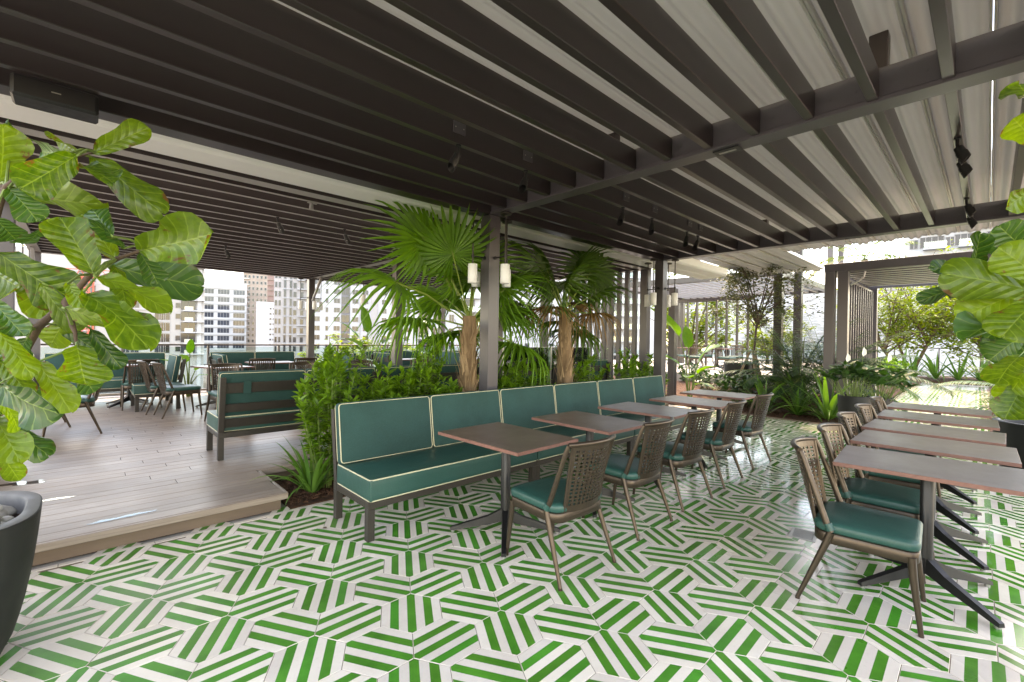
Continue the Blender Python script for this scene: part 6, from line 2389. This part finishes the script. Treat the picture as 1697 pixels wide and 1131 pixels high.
# 5: pinkish block with strip windows
t, ln = building('pinkish apartment block with tall dark window strips', B_(453), B_(512), 152, 30.0, 'wall_pink', 20)
s_ = ln / 59.0
grid(t, [3.5 * s_, 9.5 * s_], -4, 3.0, 10, window_mesh(0.75, 1.9, 0), -0.02)
g = MB()
for a_, b2 in ((16, 20.5), (25.5, 30)):
    g.box((a_ * s_, -0.06, 8), (b2 * s_, -0.001, 43))
g.build('strip_backing', 'wall_grey', t)
grid(t, [18 * s_, 27.5 * s_], -4, 3.0, 10, window_mesh(0.8, 2.5, 0), -0.07)
grid(t, [34.5 * s_, 46 * s_], -4, 3.0, 10, window_mesh(1.1, 1.9, 0), -0.02)
bands(t, 38 * s_, 54 * s_, -4.4, 3.0, 11, 0.25, 1.2, 'wall_white', 'balcony')
bands(t, 14 * s_, 32 * s_, -4.4, 3.0, 11, 0.2, 0.3, 'wall_white', 'slab_edge')
# 6: long white block
t, ln = building('long white apartment block with grey windows behind the palm fronds', B_(511), B_(700), 156, 34.0, 'wall_white', 20)
s_ = ln / 189.0
X = lambda px: (px - 511) * s_
grid(t, [X(524), X(556), X(586)], -6, 3.05, 10, window_mesh(1.95, 1.65, 1), -0.02)
grid(t, [X(540)], -6, 3.05, 10, window_mesh(0.85, 1.65, 0), -0.02)
grid(t, [X(603)], -6, 3.05, 10, window_mesh(1.7, 1.65, 1), -0.02)
g = MB()
g.box((X(563), -0.08, 6), (X(577.5), -0.001, 47.5))
g.build('strip_backing', 'wall_grey', t)
grid(t, [X(570)], -6.2, 3.05, 10, window_mesh(2.6, 2.5, 1, 'window_glass', 'wall_grey'), -0.10)
grid(t, [X(634), X(672)], -6, 3.05, 10, window_mesh(1.6, 1.65, 1), -0.02)
grid(t, [X(656)], -6.2, 3.05, 10, window_mesh(1.9, 2.4, 1), -0.02)
bands(t, X(648), X(664), -6.5, 3.05, 11, 0.25, 1.2, 'wall_white', 'balcony')
g = MB()
g.box((X(593), -0.35, 0), (X(594.5), -0.001, 47.6))
g.box((X(612), -0.5, 0), (X(623), -0.001, 47.6))
g.build('pilaster', 'wall_pink', t)
# 7: nearer white block
t, ln = building('nearer white apartment block with larger windows and balconies behind the posts', B_(688), B_(1092), 97, 26.0, 'wall_white', 20)
s_ = ln / 404.0
X = lambda px: (px - 688) * s_
grid(t, [X(718), X(742), X(862), X(902), X(957), X(985)], -4.2, 3.0, 8, window_mesh(1.15, 1.75, 1), -0.02)
grid(t, [X(700), X(770), X(1010), X(1040)], -4.6, 3.0, 8, window_mesh(2.2, 2.5, 1), -0.02)
bands(t, X(691), X(712), -4.9, 3.0, 9, 0.25, 1.3, 'wall_white', 'balcony', 1.0)
bands(t, X(757), X(786), -4.9, 3.0, 9, 0.25, 1.3, 'wall_white', 'balcony', 1.0)
bands(t, X(1000), X(1052), -4.9, 3.0, 9, 0.25, 1.3, 'wall_white', 'balcony', 1.0)
g = MB()
g.box((X(728), -0.3, 0), (X(733), -0.001, 39.6))
g.build('pilaster', 'wall_grey', t)
# 8: glass block behind the patio
t, ln = building('pale glazed block behind the slats of the stone patio', B_(1128), B_(1206), 62, 10.0, 'wall_white', 12)
s_ = ln / 78.0
grid(t, [s_ * q for q in (8, 24, 40, 56, 70)], -3.2, 3.2, 4, window_mesh(1.0, 2.4, 1, 'office_glass', 'wall_white'), -0.02)
# 9: plain white wall building
t, ln = building('large plain white building wall beyond the garden', B_(1196), B_(1760), 37, 5.4, 'wall_white', 10)
g = MB()
for z in (3.4, 6.6, 9.8, 13.0, 16.2):
    g.box((0.2, -0.02, z), (ln - 0.2, -0.001, z + 0.04))
g.build('joint', 'grey_paint', t)
g = MB()
g.box((-0.1, -0.12, 19.4), (ln + 0.1, 10.1, 19.62))
g.build('coping', 'wall_white', t)
# 10: tower top above the arbour
t, ln = building('white high rise with balconies seen above the arbour roof', B_(1496), B_(1800), 82, 34.0, 'wall_white', 20, 'tower', 0.0, 'apartment_tower')
s_ = ln / 304.0
grid(t, [s_ * 52, s_ * 116, s_ * 172], 9.0, 3.2, 6, window_mesh(3.2, 2.0, 3), -0.02)
grid(t, [s_ * 18, s_ * 86], 9.0, 3.2, 6, window_mesh(1.2, 1.7, 1), -0.02)
bands(t, s_ * 36, s_ * 80, 8.6, 3.2, 7, 0.3, 1.5, 'wall_white', 'balcony', 1.0)
bands(t, s_ * 100, s_ * 196, 8.6, 3.2, 7, 0.3, 1.5, 'wall_white', 'balcony', 1.0)


def crane(label, b0, dist, ztop, mat, arm):
    p_ = P(b0, dist)
    t_ = thing('tower_crane', label, 'crane', (p_.x, p_.y, -14), R(-20))
    g_ = MB()
    w = 1.1
    hh = ztop + 14
    for sx in (-w, w):
        for sy in (-w, w):
            g_.box((sx - 0.12, sy - 0.12, 0), (sx + 0.12, sy + 0.12, hh))
    n = int(hh / 2.2)
    for k in range(n):
        z = k * 2.2
        for sy in (-w, w):
            g_.bar((-w, sy, z), (w, sy, z + 2.2), 0.12, 0.12)
            g_.bar((w, sy, z), (-w, sy, z + 2.2), 0.10, 0.10)
    g_.build('mast', mat, t_)
    g_ = MB()
    for sy in (-0.8, 0.8):
        g_.box((-8, sy - 0.1, hh + 0.02), (arm, sy + 0.1, hh + 0.3))
    g_.box((-8, -0.1, hh + 1.8), (arm, 0.1, hh + 2.0))
    for k in range(int((arm + 8) / 2)):
        x = -8 + k * 2
        g_.bar((x, 0.8, hh + 0.2), (x + 1, 0, hh + 1.9), 0.1, 0.1)
        g_.bar((x + 1, 0, hh + 1.9), (x + 2, 0.8, hh + 0.2), 0.1, 0.1)
    g_.build('jib', mat, t_)


crane('red lattice construction crane in front of the pale tower behind the fig', B_(140), 105, 14.0, 'crane_red', 20)
crane('yellow lattice construction crane at the far left behind the fig', B_(62), 120, 22.0, 'crane_yellow', 20)
